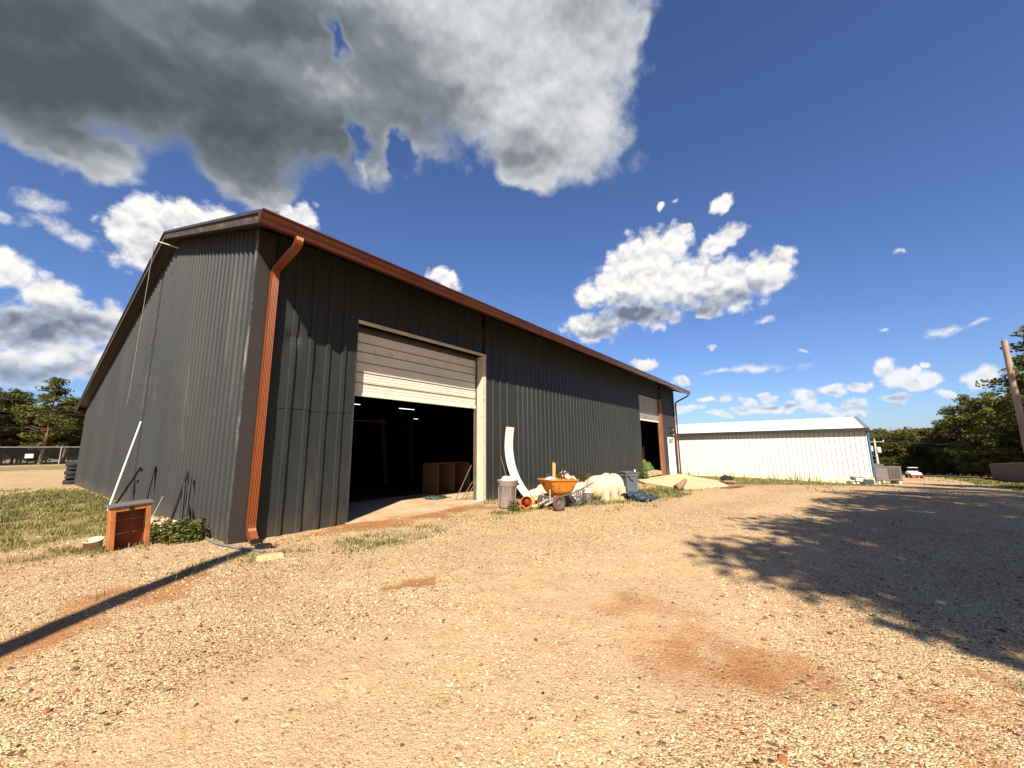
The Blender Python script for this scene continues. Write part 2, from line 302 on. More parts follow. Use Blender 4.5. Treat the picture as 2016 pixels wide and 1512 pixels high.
def axis_lines(c, lo, hi, d0, gr):
    out = [c]; d = d0
    while out[-1] < hi: out.append(out[-1] + d); d = min(d * gr, 400)
    a = [c]; d = d0
    while a[-1] > lo: a.append(a[-1] - d); d = min(d * gr, 400)
    return np.array(sorted(set(a[1:] + out)))
gx = axis_lines(0.0, -2500, 2500, 0.045, 1.020); gy = axis_lines(-6.0, -2500, 2500, 0.045, 1.020)
GX, GY = np.meshgrid(gx, gy); nx, ny = len(gx), len(gy)
mg, mc, mf = masks(GX, GY)
def leftdip(x, y): return -0.13 * np.exp(-((x + 3.2) / 1.5) ** 2 - ((y + 3.4) / 2.6) ** 2)
nearf = np.exp(-((GX + 0) ** 2 + (GY + 6) ** 2) / 300.0)
GZ = gz(GX, GY) + nearf * ((fbm(GX, GY, 1.1, 3, 21) - 0.5) * 0.05 + (fbm(GX, GY, 9.0, 2, 5) - 0.5) * 0.014)
GZ += leftdip(GX, GY)
GZ -= 0.10 * np.exp(-((GX - .45) / .25) ** 2 - ((GY + .55) / .3) ** 2)
GZ -= 0.25 * ((GX > 0.05) & (GX < 29.4) & (GY > 0.08) & (GY < 23.6)) + 0.25 * ((GX > 35.2) & (GX < 51) & (GY > -11.5) & (GY < 9.8))      # under the floors
idx = np.arange(nx * ny).reshape(ny, nx)
Fq = np.stack([idx[:-1, :-1], idx[:-1, 1:], idx[1:, 1:], idx[1:, :-1]], -1).reshape(-1, 4)

m = bpy.data.materials.new('gravel_ground'); m.use_nodes = True; g = NG(m.node_tree); b = g.n['Principled BSDF']
pos = g.new('ShaderNodeNewGeometry').outputs['Position']
pw = g.vm('ADD', pos, g.vm('SCALE', g.noise(pos, 30.0, 2, col=True), 0.012))
def attr(n): nd = g.new('ShaderNodeAttribute'); nd.attribute_name = n; return nd.outputs['Fac']
ag, ac, af = attr('grass'), attr('clay'), attr('fine')
v1 = g.vor(pw, 85.0, out='Color'); v1d = g.vor(pw, 85.0); v2 = g.vor(pw, 34.0, out='Color'); v2d = g.vor(pw, 34.0)
def ch(c, i): nd = g.new('ShaderNodeSeparateColor'); g.put(nd.inputs[0], c); return nd.outputs[i]
peb = [(0.0, (0.05, 0.028, 0.016)), (0.07, (0.10, 0.055, 0.03)), (0.13, (0.30, 0.16, 0.085)), (0.30, (0.40, 0.27, 0.16)), (0.6, (0.47, 0.35, 0.225)), (0.85, (0.55, 0.44, 0.30)), (1.0, (0.60, 0.50, 0.30))]
c1 = g.ramp(ch(v1, 0), peb); c2 = g.ramp(ch(v2, 0), peb)
pick = g.step(ch(v2, 1), 0.70, 0.72)
cpeb = g.mix(pick, c1, c2)
big = g.noise(pos, 0.45, 6, 0.6); midn = g.noise(pos, 3.5, 5, 0.65); fin = g.noise(pos, 55.0, 4, 0.7)
cpeb = g.mix(1.0, cpeb, g.ramp(big, [(0.3, (0.86, 0.80, 0.74)), (0.5, (1, 0.97, 0.93)), (0.7, (1.1, 1.06, 1.05))]), 'MULTIPLY')
cpeb = g.mix(1.0, cpeb, (1.04, 1.0, 0.90), 'MULTIPLY')
csand = g.ramp(g.math('ADD', g.math('MULTIPLY', fin, 0.5), g.math('MULTIPLY', midn, 0.5)), [(0.3, (0.34, 0.205, 0.095)), (0.5, (0.47, 0.31, 0.178)), (0.7, (0.54, 0.395, 0.25))])
sandm = g.step(g.math('ADD', af, g.math('MULTIPLY', g.math('SUBTRACT', midn, 0.5), 0.9)), 0.28, 0.95, 0.0, 0.82)
hue = g.noise(pos, 0.9, 5, .6); spark = g.step(ch(v1, 2), 0.80, 0.86)         # single pebbles lie on the packed sand too
col = g.mix(g.math('MULTIPLY', sandm, g.math('SUBTRACT', 1.0, g.math('MULTIPLY', spark, 0.8))), cpeb, csand)
col = g.mix(1.0, col, g.ramp(hue, [(0.32, (1.05, 0.965, 0.93)), (0.5, (1, 1, 1)), (0.68, (0.97, 1.03, 0.96))]), 'MULTIPLY')
cclay = g.ramp(g.math('ADD', g.math('MULTIPLY', fin, 0.4), g.math('MULTIPLY', midn, 0.6)), [(0.3, (0.18, 0.065, 0.022)), (0.5, (0.28, 0.12, 0.045)), (0.75, (0.38, 0.20, 0.09))])
claym = g.step(g.math('ADD', g.math('ADD', ac, g.math('MULTIPLY', g.math('SUBTRACT', midn, 0.5), 1.0)), g.math('MULTIPLY', g.math('SUBTRACT', fin, 0.5), 1.5)), 0.40, 1.0, 0.0, 0.88)
col = g.mix(claym, col, cclay)
cgr = g.ramp(g.noise(pos, 9.0, 8, 0.75), [(0.3, (0.05, 0.06, 0.015)), (0.45, (0.10, 0.10, 0.03)), (0.56, (0.20, 0.16, 0.06)), (0.7, (0.32, 0.21, 0.10))])
grm = g.step(g.math('ADD', ag, g.math('MULTIPLY', g.math('SUBTRACT', g.noise(pos, 14.0, 5, .7), 0.5), 1.1)), 0.42, 0.85, 0.0, 0.66)
col = g.mix(grm, col, cgr)
g.put(b.inputs['Base Color'], col); b.inputs['Roughness'].default_value = 0.92; b.inputs['Specular IOR Level'].default_value = 0.15
h = g.math('ADD', g.math('MULTIPLY', g.math('SUBTRACT', 1.0, v1d), 0.5), g.math('MULTIPLY', g.math('MULTIPLY', g.math('SUBTRACT', 1.0, v2d), pick), 1.0))
h = g.math('MULTIPLY', h, g.math('SUBTRACT', 1.0, g.math('MULTIPLY', g.math('MAXIMUM', sandm, claym), 0.7)))
h = g.math('ADD', h, g.math('MULTIPLY', fin, 0.45))
nb = g.bump(h, 1.0, 0.024)
g.put(b.inputs['Normal'], nb)
ground_mat = m
ground = npmesh('ground', np.stack([GX.ravel(), GY.ravel(), GZ.ravel()], -1), Fq, m, smooth=True,
                attrs={'grass': ('FLOAT', mg.ravel()), 'clay': ('FLOAT', mc.ravel()), 'fine': ('FLOAT', mf.ravel())})
tag(ground, 'sandy gravel yard with orange clay patches in front of the dark barn', 'ground', kind='structure')

# loose gravel: every stone is real geometry near the camera
rng = np.random.default_rng(5)
t_ = (1 + 5 ** .5) / 2
ICO = np.array([(-1, t_, 0), (1, t_, 0), (-1, -t_, 0), (1, -t_, 0), (0, -1, t_), (0, 1, t_), (0, -1, -t_), (0, 1, -t_), (t_, 0, -1), (t_, 0, 1), (-t_, 0, -1), (-t_, 0, 1)]) / math.sqrt(1 + t_ * t_)
ICF = np.array([(0, 11, 5), (0, 5, 1), (0, 1, 7), (0, 7, 10), (0, 10, 11), (1, 5, 9), (5, 11, 4), (11, 10, 2), (10, 7, 6), (7, 1, 8), (3, 9, 4), (3, 4, 2), (3, 2, 6), (3, 6, 8), (3, 8, 9), (4, 9, 5), (2, 4, 11), (6, 2, 10), (8, 6, 7), (9, 8, 1)])
def stones(name, px, py, size, cols, mat, flat=0.55, label=None, z=None):
    n = len(px); V = ICO[None] * (1 + rng.uniform(-.28, .28, (n, 12, 1)))
    sc = np.stack([rng.uniform(.75, 1.35, n), rng.uniform(.6, 1.0, n), rng.uniform(flat * .7, flat * 1.3, n)], -1) * size[:, None]
    V = V * sc[:, None, :]; a = rng.uniform(0, 2 * PI, n); tl = rng.uniform(-.45, .45, n)
    ca, sa = np.cos(tl)[:, None], np.sin(tl)[:, None]; X, Y, Z = V[..., 0], V[..., 1], V[..., 2]; X, Z = X * ca + Z * sa, -X * sa + Z * ca
    ca, sa = np.cos(a)[:, None], np.sin(a)[:, None]; X, Y = X * ca - Y * sa, X * sa + Y * ca
    zz = gz(px, py) + nearf_at(px, py) if z is None else z
    V = np.stack([X + px[:, None], Y + py[:, None], Z + (zz + size * flat * 0.35)[:, None]], -1).reshape(-1, 3)
    F = (ICF[None] + (np.arange(n) * 12)[:, None, None]).reshape(-1, 3)
    cc = np.repeat(np.concatenate([cols, np.ones((n, 1))], 1), 12, axis=0)
    return npmesh(name, V, F, mat, attrs={'tint': ('FLOAT_COLOR', cc)})
def nearf_at(x, y):
    return leftdip(x, y) + np.exp(-(x ** 2 + (y + 6) ** 2) / 300.0) * ((fbm(x, y, 1.1, 3, 21) - 0.5) * 0.05 + (fbm(x, y, 9.0, 2, 5) - 0.5) * 0.014)
def tint_mat(name, rough=0.85, mul=1.0, trans=0.0):
    m = bpy.data.materials.new(name); m.use_nodes = True; g = NG(m.node_tree); b = g.n['Principled BSDF']
    nd = g.new('ShaderNodeAttribute'); nd.attribute_name = 'tint'; c = nd.outputs['Color']
    n = g.noise(g.new('ShaderNodeNewGeometry').outputs['Position'], 180.0, 2, .6)
    g.put(b.inputs['Base Color'], g.mix(1.0, c, g.ramp(n, [(0.3, (0.75 * mul,) * 3), (0.7, (1.2 * mul,) * 3)]), 'MULTIPLY')); b.inputs['Roughness'].default_value = rough; b.inputs['Specular IOR Level'].default_value = 0.2
    if trans:
        tr = g.new('ShaderNodeBsdfTranslucent'); g.put(tr.inputs[0], c); ms = g.new('ShaderNodeMixShader'); ms.inputs[0].default_value = trans
        g.l.new(b.outputs[0], ms.inputs[1]); g.l.new(tr.outputs[0], ms.inputs[2]); g.l.new(ms.outputs[0], g.n['Material Output'].inputs[0])
    return m
stone_mat = tint_mat('loose_stone')
pal = np.array([(0.55, 0.43, 0.28), (0.48, 0.35, 0.22), (0.60, 0.50, 0.33), (0.44, 0.30, 0.19), (0.62, 0.55, 0.42), (0.36, 0.21, 0.12), (0.50, 0.40, 0.30), (0.58, 0.46, 0.24), (0.26, 0.10, 0.045), (0.14, 0.085, 0.06)])
pp = np.array([.18, .16, .15, .14, .09, .09, .07, .05, .05, .02])
N = 125000
r_ = 1.15 + rng.random(N) ** 1.25 * 11.5; th = R(52.4) + rng.uniform(R(-64), R(64), N)
px = CAMP.x + r_ * np.sin(th); py = CAMP.y + r_ * np.cos(th)
G_, C_, F_ = masks(px, py)
clump = fbm(px, py, 1.4, 4, 31)
keep = rng.random(N) < np.clip(1.15 - 1.0 * F_ - 0.85 * C_ - 0.4 * G_ + (clump - 0.5) * 2.2, 0.03, 1.0)
keep &= ~((px > 0.0) & (py > -0.15)) & ~((px > -.15) & (py > 0))
px, py, r_ = px[keep], py[keep], r_[keep]; n = len(px)
size = (0.0030 + 0.0072 * rng.random(n) ** 2.8) * (1 + 0.035 * r_) * (0.8 + 0.5 * (clump[keep]))
bigs = rng.random(n) < 0.010; size = np.where(bigs, size * rng.uniform(1.7, 2.8, n), size)
ci = rng.choice(len(pal), n, p=pp); ci = np.where(bigs & (rng.random(n) < .65), 8 + (rng.random(n) < .3), ci)
cols = pal[ci] * rng.uniform(0.68, 1.14, (n, 1)) * np.array((1.02, 1.0, .92))
o = stones('gravel', px, py, size, cols, stone_mat); tag(o, 'loose tan and reddish pebbles scattered over the yard', 'gravel', kind='stuff')

# dry leaves, clods and darker chips lie further out too
n = 2600; r2 = 1.6 + rng.random(n) ** .8 * 22; th = R(52.4) + rng.uniform(R(-62), R(62), n); px = CAMP.x + r2 * np.sin(th); py = CAMP.y + r2 * np.cos(th)
k = ~((px > -0.1) & (py > -0.15)) & ~((px > -.15) & (py > 0)); px, py, r2 = px[k], py[k], r2[k]; n = len(px)
cl = np.array([(.09, .045, .025), (.16, .07, .035), (.05, .035, .02), (.30, .15, .07), (.13, .08, .05)])[rng.integers(0, 5, n)] * rng.uniform(.6, 1.3, (n, 1))
o = stones('dry_litter', px, py, (.007 + .010 * rng.random(n)) * (1 + .045 * r2), cl, stone_mat, flat=.35); tag(o, 'dark dry leaves and clods scattered over the gravel yard', 'litter', kind='stuff')

# ------------------------------------------------------------------ the dark metal barn
LX, DY = 29.5, 23.7; RY, RZ = 7.2, 8.65; EZ = 6.0; BEZ = 4.23
SF = (RZ - EZ) / (RY + 1.06); SB = (RZ - BEZ) / (24.4 - RY)
def roofz(y): return RZ - SF * (RY - y) if y < RY else RZ - SB * (y - RY)
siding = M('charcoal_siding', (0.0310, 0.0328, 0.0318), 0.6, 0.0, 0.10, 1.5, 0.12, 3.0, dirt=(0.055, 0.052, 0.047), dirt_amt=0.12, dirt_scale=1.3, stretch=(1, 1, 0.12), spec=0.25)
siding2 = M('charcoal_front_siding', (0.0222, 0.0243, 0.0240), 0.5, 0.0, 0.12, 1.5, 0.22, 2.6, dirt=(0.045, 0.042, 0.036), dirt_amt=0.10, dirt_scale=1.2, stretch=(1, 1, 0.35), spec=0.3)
trimm = M('grey_trim', (0.075, 0.074, 0.072), 0.4, 0, 0.25, 5, dirt=(0.30, 0.28, 0.24), dirt_amt=0.5, dirt_scale=2.2, stretch=(1, 1, .3))
trimpale = M('worn_trim', (0.045, 0.045, 0.042), 0.5, 0, 0.3, 7, dirt=(0.20, 0.19, 0.16), dirt_amt=0.4, dirt_scale=2.5, stretch=(1, 1, .4))
roofm = M('roof_metal', (0.055, 0.05, 0.045), 0.5, 0.2, 0.2, 2)
woodf = M('fascia_wood', (0.038, 0.027, 0.020), 0.8, 0, 0.4, 8, 0.3, 40, dirt=(0.10, 0.075, 0.055), dirt_amt=0.3, dirt_scale=4)
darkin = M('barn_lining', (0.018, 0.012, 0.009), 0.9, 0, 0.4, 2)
copper = M('copper_brown_aluminium', (0.21, 0.050, 0.0075), 0.32, 0.2, 0.08, 4, 0.05, 30, spec=0.6)
cream = M('cream_door_paint', (0.66, 0.62, 0.50), 0.5, 0, 0.07, 3, 0.1, 8, dirt=(0.45, 0.30, 0.15), dirt_amt=0.08, dirt_scale=1.7)
greydoor = M('grey_door_paint', (0.30, 0.28, 0.24), 0.5, 0, 0.1, 3, dirt=(0.30, 0.15, 0.06), dirt_amt=0.25, dirt_scale=1.2)
framewood = M('painted_wood_frame', (0.50, 0.44, 0.32), 0.7, 0, 0.15, 5, 0.2, 30, dirt=(0.30, 0.20, 0.11), dirt_amt=0.2, dirt_scale=5)
redwood = M('red_brown_wood', (0.20, 0.075, 0.035), 0.75, 0, 0.25, 6, 0.2, 30, stretch=(1, 1, .2))
concrete = M('barn_concrete', (0.44, 0.34, 0.225), 0.85, 0, 0.12, 2, 0.2, 60, dirt=(0.40, 0.23, 0.10), dirt_amt=0.5, dirt_scale=1.0)
yconc = M('sandy_concrete', (0.52, 0.44, 0.255), 0.9, 0, 0.12, 3, 0.3, 60, dirt=(0.45, 0.33, 0.17), dirt_amt=0.35, dirt_scale=1.0)
whitepaint = M('white_paint', (0.76, 0.74, 0.68), 0.5, 0, 0.05, 3)

barn = empty('metal_barn', (0, 0, 0), 'charcoal corrugated metal barn with a copper brown gutter and two raised roll-up doors', 'barn')

def weather(m, lo=0.0, hi=0.55):
    g = NG(m.node_tree); b = g.n['Principled BSDF']; pos = g.new('ShaderNodeNewGeometry').outputs['Position']; sx = g.new('ShaderNodeSeparateXYZ'); g.put(sx.inputs[0], pos)
    base = b.inputs['Base Color'].links[0].from_socket
    mud = g.math('MULTIPLY', g.step(g.math('ADD', sx.outputs[2], g.math('MULTIPLY', g.noise(pos, 5.0, 6, .7), -0.5)), hi - .25, lo - .25), 0.30)
    c = g.mix(mud, base, (0.12, 0.08, 0.05))
    st = g.step(g.noise(g.vm('MULTIPLY', pos, (9, 9, .22)), 1.0, 3, .6), 0.73, 0.80); c = g.mix(g.math('MULTIPLY', st, 0.35), c, (0.22, 0.21, 0.18))
    fade = g.noise(g.vm('MULTIPLY', pos, (1, 1, .5)), 0.35, 3, .5); c = g.mix(1.0, c, g.ramp(fade, [(0.3, (0.82, 0.84, 0.86)), (0.7, (1.18, 1.15, 1.1))]), 'MULTIPLY')
    g.put(b.inputs['Base Color'], c)
weather(siding); weather(siding2)
def profile(s0, s1, pitch, w, t, h, off=0.0):
    """ribs: base level 0, rib of foot width w, top t, height h, every pitch"""
    pts = [(s0, 0.0)]; k = math.ceil((s0 - off) / pitch)
    while off + k * pitch + w / 2 < s1 - 1e-6:
        c = off + k * pitch; k += 1
        if c - w / 2 <= s0 + 1e-6: continue
        pts += [(c - w / 2, 0), (c - t / 2, h), (c + t / 2, h), (c + w / 2, 0)]
    return pts + [(s1, 0.0)]
def sheet(mb, pts, axis, zb, zt, nz=1, defo=None, sign=-1):
    """axis 'x': runs along X on y=-h ; 'y': runs along Y on x=-h"""
    vs = []; n = len(pts)
    for k in range(nz + 1):
        for (s, h) in pts:
            z = zb(s) + (zt(s) - zb(s)) * k / nz; d = h + (defo(s, z) if defo else 0)
            vs.append((s, sign * d, z) if axis == 'x' else (sign * d, s, z))
    fs = [(k * n + i, k * n + i + 1, (k + 1) * n + i + 1, (k + 1) * n + i) for k in range(nz) for i in range(n - 1)]
    mb.add(vs, fs)
# gable wall: fine corrugation
mb = MB(); lapY = 8.75
pts = profile(0.02, lapY, 0.298, 0.10, 0.035, 0.038, 0.1)
sheet(mb, pts, 'y', lambda s: -0.12, lambda s: roofz(s) - 0.10)
pts = profile(lapY, DY, 0.298, 0.10, 0.035, 0.038, 0.1)
sheet(mb, [(s, h + 0.012 ) for s, h in pts], 'y', lambda s: -0.12, lambda s: roofz(s) - 0.10)
mb.add([(0, lapY, -.12), (-.014, lapY, -.12), (-.014, lapY, roofz(lapY) - .1), (0, lapY, roofz(lapY) - .1)], [(0, 1, 2, 3)])
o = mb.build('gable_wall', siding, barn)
# front wall
rz_ = random.Random(3)
def dent(s, z):
    d = -0.055 * math.exp(-((s - 0.80) / 0.13) ** 2 - ((z - 4.06) / 0.15) ** 2) + 0.02 * math.exp(-((s - 1.05) / 0.2) ** 2 - ((z - 3.75) / 0.4) ** 2)
    d += 0.006 * math.sin(s * 9 + z * 2.1) * math.sin(z * 3.3 + s * 4) + 0.010 * math.exp(-((s - 2.05) / 0.15) ** 2 - ((z - 0.9) / 0.3) ** 2)
    return d
D1, D1R, D2, D2R, MD, MDR = 2.28, 6.86, 21.75, 25.75, 27.30, 28.85
zt = lambda s: roofz(0) - 0.1
mb = MB(); wl = [(0.02, 0)]
for c in (0.405, 0.815, 1.19, 1.57, 1.95): wl += [(c - .055, 0), (c - .04, 0.045), (c + .04, 0.045), (c + .055, 0)] if c == .405 or True else []
wl2 = []                                   # extra columns so the dent shows
for i in range(len(wl)):
    wl2.append(wl[i])
    if i + 1 < len(wl) and wl[i + 1][0] - wl[i][0] > 0.15:
        for q in (1, 2, 3, 4): t = q / 5; wl2.append((wl[i][0] * (1 - t) + wl[i + 1][0] * t, 0))
wl2 += [(2.12, 0), (D1, 0)]
sheet(mb, wl2, 'x', lambda s: 0.0, lambda s: 2.55, 22, dent)
sheet(mb, [(s, h + .010) for s, h in wl2], 'x', lambda s: 2.53 - .02 * math.sin(s * 5), zt, 36, dent)
fine = lambda a, b: profile(a, b, 0.305, 0.075, 0.03, 0.03, 7.05)
sheet(mb, profile(D1, D1R, 0.38, 0.09, 0.06, 0.035, 0.42), 'x', lambda s: 4.78, zt)
sheet(mb, [(s, h) for s, h in profile(D1R + .17, 8.6, 0.395, 0.09, 0.05, 0.036, 7.05)], 'x', lambda s: -0.05, zt)
sheet(mb, fine(8.6, D2), 'x', lambda s: -0.10 + gzf(s, 0), zt)
sheet(mb, fine(D2, D2R), 'x', lambda s: 5.12, zt)
sheet(mb, fine(D2R + .6, MD), 'x', lambda s: -0.8, zt); sheet(mb, fine(MD, MDR), 'x', lambda s: 2.42, zt); sheet(mb, fine(MDR, LX - .02), 'x', lambda s: -0.85, zt)
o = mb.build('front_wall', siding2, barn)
mb = MB(); mb.box(7.1, 8.9, -0.006, 0.0, 2.38, 2.40); o = mb.build('panel_lap', M('lap_dark', (0.015, 0.015, 0.015), .8), barn)
# far end and back walls, lining
mb = MB(); mb.prism([(0.02, -1.1), (DY, -1.1), (DY, roofz(DY) - .1), (RY, RZ - .1), (0.02, roofz(0) - .1)], 'x', LX - 0.02, LX)
o = mb.build('far_gable_wall', siding, barn)
mb = MB(); mb.box(0.02, LX - .03, DY - .02, DY, -1.0, roofz(DY) - .1); mb.build('back_wall', siding, barn)
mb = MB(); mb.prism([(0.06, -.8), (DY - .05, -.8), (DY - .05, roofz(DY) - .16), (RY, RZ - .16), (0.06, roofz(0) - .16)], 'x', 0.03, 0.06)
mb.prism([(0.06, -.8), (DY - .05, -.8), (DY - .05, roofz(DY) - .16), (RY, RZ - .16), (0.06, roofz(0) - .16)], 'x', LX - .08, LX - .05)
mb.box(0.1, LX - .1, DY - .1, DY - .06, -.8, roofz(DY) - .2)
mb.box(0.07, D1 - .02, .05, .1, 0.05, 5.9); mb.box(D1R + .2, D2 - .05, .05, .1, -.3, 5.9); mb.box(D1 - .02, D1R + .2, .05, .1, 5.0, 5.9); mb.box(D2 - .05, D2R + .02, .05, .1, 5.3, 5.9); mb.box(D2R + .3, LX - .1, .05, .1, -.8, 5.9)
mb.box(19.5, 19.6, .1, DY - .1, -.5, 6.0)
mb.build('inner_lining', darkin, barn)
# corner and end trims
mb = MB(); mb.box(-0.055, -0.040, 0.0, 0.03, -0.06, roofz(0) - .12); mb.box(-0.055, -.035, -.06, -.001, -.04, roofz(0) - .15); o = mb.build('corner_trim', trimpale, barn)
mb = MB(); mb.box(-.034, .28, -.062, -.050, .0, roofz(0) - .16); mb.build('corner_flashing', M('brown_grey_flashing', (0.030, 0.025, 0.023), 0.5, 0, .15, 3, stretch=(1, 1, .3)), barn)
mb = MB(); mb.box(LX - .1, LX + .03, -.07, -.04, -.9, roofz(0) - .15); mb.box(LX + .001, LX + .03, -.04, .1, -.9, roofz(0) - .15); mb.build('end_trim', redwood, barn)
# roof: two slopes with ribs
X0, X1 = -0.37, LX + 0.37
mb = MB(); fz = lambda y: RZ - SF * (RY - y); bz = lambda y: RZ - SB * (y - RY)
mb.prism([(-1.10, fz(-1.10)), (RY, RZ), (24.4, BEZ), (24.4, BEZ - .03), (RY, RZ - .04), (-1.10, fz(-1.10) - .03)], 'x', X0, X1)
k = X0 + .02
while k < X1 - .05:
    mb.prism([(-1.13, fz(-1.13)), (RY, RZ), (RY, RZ + .045), (-1.13, fz(-1.13) + .045)], 'x', k, k + .07)
    mb.prism([(RY, RZ), (24.43, BEZ), (24.43, BEZ + .045), (RY, RZ + .045)], 'x', k, k + .07); k += .40
rf = mb.build('roof', roofm, barn)
mb = MB()
for y in np.arange(-0.75, 24.0, 1.15): z = roofz(y) - .05; mb.box(.1 if y > 0 else X0 + .05, X1 - .05, y - .04, y + .04, z - .10, z)
mb.build('purlins', M('dark_purlin', (0.035, 0.025, 0.018), .9), rf)
mb = MB()
for xr in (X0 - .0, X1 - .035):
    mb = MB(); mb.prism([(-1.07, fz(-1.07) - .035), (RY, RZ - .045), (RY, RZ - .215), (-1.07, fz(-1.07) - .20)], 'x', xr, xr + .035)
    mb.prism([(RY, RZ - .045), (24.36, BEZ - .035), (24.36, BEZ - .19), (RY, RZ - .215)], 'x', xr, xr + .035); mb.build('rake_board', woodf, barn)
mb = MB(); mb.box(X0 + .04, X1 - .04, -1.06, -1.03, 5.79, 5.98); mb.build('eave_board', woodf, barn); mb = MB(); mb.box(X0 + .04, X1 - .04, 24.3, 24.33, BEZ - .2, BEZ - .03); mb.build('eave_board', woodf, barn)
mb = MB()
for y0, y1 in ((-1.1, RY), (RY, 24.4)): mb.beam((X0 - .012, y0, roofz(y0) + .01), (X0 - .012, y1, roofz(y1) + .01), .05, .06)
mb.build('roof_edge_trim', roofm, barn)
# gutter, K profile
copperd = M('weathered_copper_gutter', (0.085, 0.022, 0.0095), 0.30, 0.25, 0.35, 3, 0.05, 30, spec=0.5, stretch=(.3, 1, 1))
gp = [(-1.065, 5.98), (-1.065, 5.75), (-1.165, 5.745), (-1.18, 5.79), (-1.175, 5.825), (-1.205, 5.86), (-1.225, 5.915), (-1.222, 5.955), (-1.245, 5.965), (-1.245, 5.995), (-1.222, 5.995), (-1.205, 5.97), (-1.19, 5.96), (-1.08, 5.80)]
mb = MB(); mb.prism(gp, 'x', -.405, 30.05); mb.prism([(-1.07, 5.76), (-1.17, 5.76), (-1.22, 5.94), (-1.07, 5.97)], 'x', -.412, -.406)
gt = mb.build('gutter', copperd, barn)
mb = MB(); mb.prism([(24.35, BEZ + .0), (24.35, BEZ - .22), (24.5, BEZ - .2), (24.53, BEZ)], 'x', -.41, 30.0); mb.build('back_gutter', copperd, barn)
def sweep(mb, path, w_, d_, ribs=True):
    """rectangular pipe; path in (y,z) at fixed x"""
    pass
def downspout(x, path, w_=0.17, d_=0.12, flip=1):
    prof = [];  nr = 5
    for i in range(nr * 2 + 1): prof.append((-w_ / 2 + w_ * i / (nr * 2), d_ / 2 - (0.012 if i % 2 else 0.0)))
    prof += [(w_ / 2, -d_ / 2), (-w_ / 2, -d_ / 2)]; n = len(prof); vs = []; k = len(path)
    P_ = [Vector((x + (p[2] if len(p) > 2 else 0), p[0], p[1])) for p in path]
    for i in range(k):
        t = (P_[min(i + 1, k - 1)] - P_[max(i - 1, 0)]); t.x = 0; t.normalize(); nrm = Vector((0, t.z, -t.y)) * flip   # outward
        for (a, b_) in prof: vs.append(P_[i] + Vector((a, 0, 0)) + nrm * b_)
    fs = [(i * n + j, i * n + (j + 1) % n, (i + 1) * n + (j + 1) % n, (i + 1) * n + j) for i in range(k - 1) for j in range(n)]
    return MB().add(vs, fs)
path = [(-1.14, 5.76), (-1.14, 5.70), (-1.12, 5.645), (-1.08, 5.60), (-1.02, 5.575), (-.24, 5.40), (-.18, 5.37), (-.15, 5.31), (-.145, 5.22), (-.145, .32), (-.155, .24), (-.19, .18), (-.30, .08), (-.36, .045)]
ds = downspout(0.285, path, .135, .09).build('downspout', copper, barn)
mb = MB(); mb.box(.235, .335, -.395, -.362, .005, .085); mb.build('outlet_mouth', M('outlet_black', (.012, .01, .01), .8), ds)
p2 = [(-1.14, 5.76), (-1.14, 5.66), (-1.08, 5.60), (-.25, 5.22), (-.16, 5.15), (-.14, 5.05), (-.14, -.7)]
downspout(29.62, p2, .12, .09).build('downspout', M('dark_brown_pipe', (.07, .03, .018), .4), barn)
# roll-up doors
def rollup(x0, x1, z0, z1, y, mat, pitch, parent, d=0.012):
    rd = MB(); pts = []; z = z0; k = 0
    while z < z1 - .01:
        e = min(z + pitch, z1); pts += [(z, 0), (z + pitch * .10, d), (z + pitch * .5, d * 1.05), (e - pitch * .14, d), (e - pitch * .10, 0)]; z += pitch
    vs = [(x, y - h, zz) for x in (x0, x1) for zz, h in pts]; n = len(pts)
    rd.add(vs, [(i, i + 1, n + i + 1, n + i) for i in range(n - 1)])
    return rd.build('roll_up_door', mat, parent)
r1 = rollup(D1 - .0, D1R - .02, 3.07, 4.60, 0.25, cream, 0.076, barn, .010)
mb = MB()
for z in (3.33, 3.60, 3.86, 4.13, 4.37): mb.box(D1 + .01, D1R - .03, .226, .234, z, z + .014)
mb.build('slat_seam', M('seam_dark', (.06, .045, .03), .8), r1)
mb = MB(); mb.box(D1, D1R - .02, .215, .275, 3.0, 3.075); mb.build('bottom_bar', cream, r1, bevel=.006)
mb = MB(); mb.tube([(D1, .42, 4.72), (D1R, .42, 4.72)], .17, 16); mb.build('coil', M('coil_dark', (.05, .045, .04), .6), r1)
mb = MB(); mb.box(D1R - .06, D1R - .03, .2, .31, .05, 4.7); mb.build('guide_rail', M('rail_grey2', (.10, .09, .08), .5), r1); mb = MB(); mb.box(D1 + .0, D1 + .03, .2, .31, .05, 4.7); mb.build('guide_rail', M('rail_grey', (.10, .09, .08), .5), r1)
mb = MB(); mb.tube([(D1R - .12, .2, 3.0), (D1R - .12, .2, .95), (D1R - .09, .2, .86), (D1R - .06, .2, .95), (D1R - .07, .2, 3.0)], .012, 6); mb.build('pull_chain', M('rope_rust', (.14, .06, .03), .8), r1)
df = MB(); df.box(D1R, D1R + .17, -.045, .22, -.02, 4.77); o = df.build('door_jamb', framewood, barn, bevel=.006)
df = MB(); df.box(D1 + .0, D1R + .17, -.05, .0, 4.775, 4.86); o = df.build('door_header', framewood, barn, bevel=.005)
df = MB(); df.box(D1 - .02, D1 + .012, -.02, .2, -.02, 4.77); df.build('door_jamb', M('dark_jamb', (.03, .03, .03), .6), barn)
r2 = rollup(D2 + .02, D2R + .2, 3.48, 5.1, 0.12, greydoor, 0.115, barn, .035)
mb = MB(); mb.box(D2 + .02, D2R + .2, .08, .15, 3.42, 3.49); mb.build('bottom_bar', whitepaint, r2)
mb = MB(); mb.box(D2R + .05, D2R + .42, -.05, .16, -.5, 5.1); mb.build('door_jamb', redwood, barn)
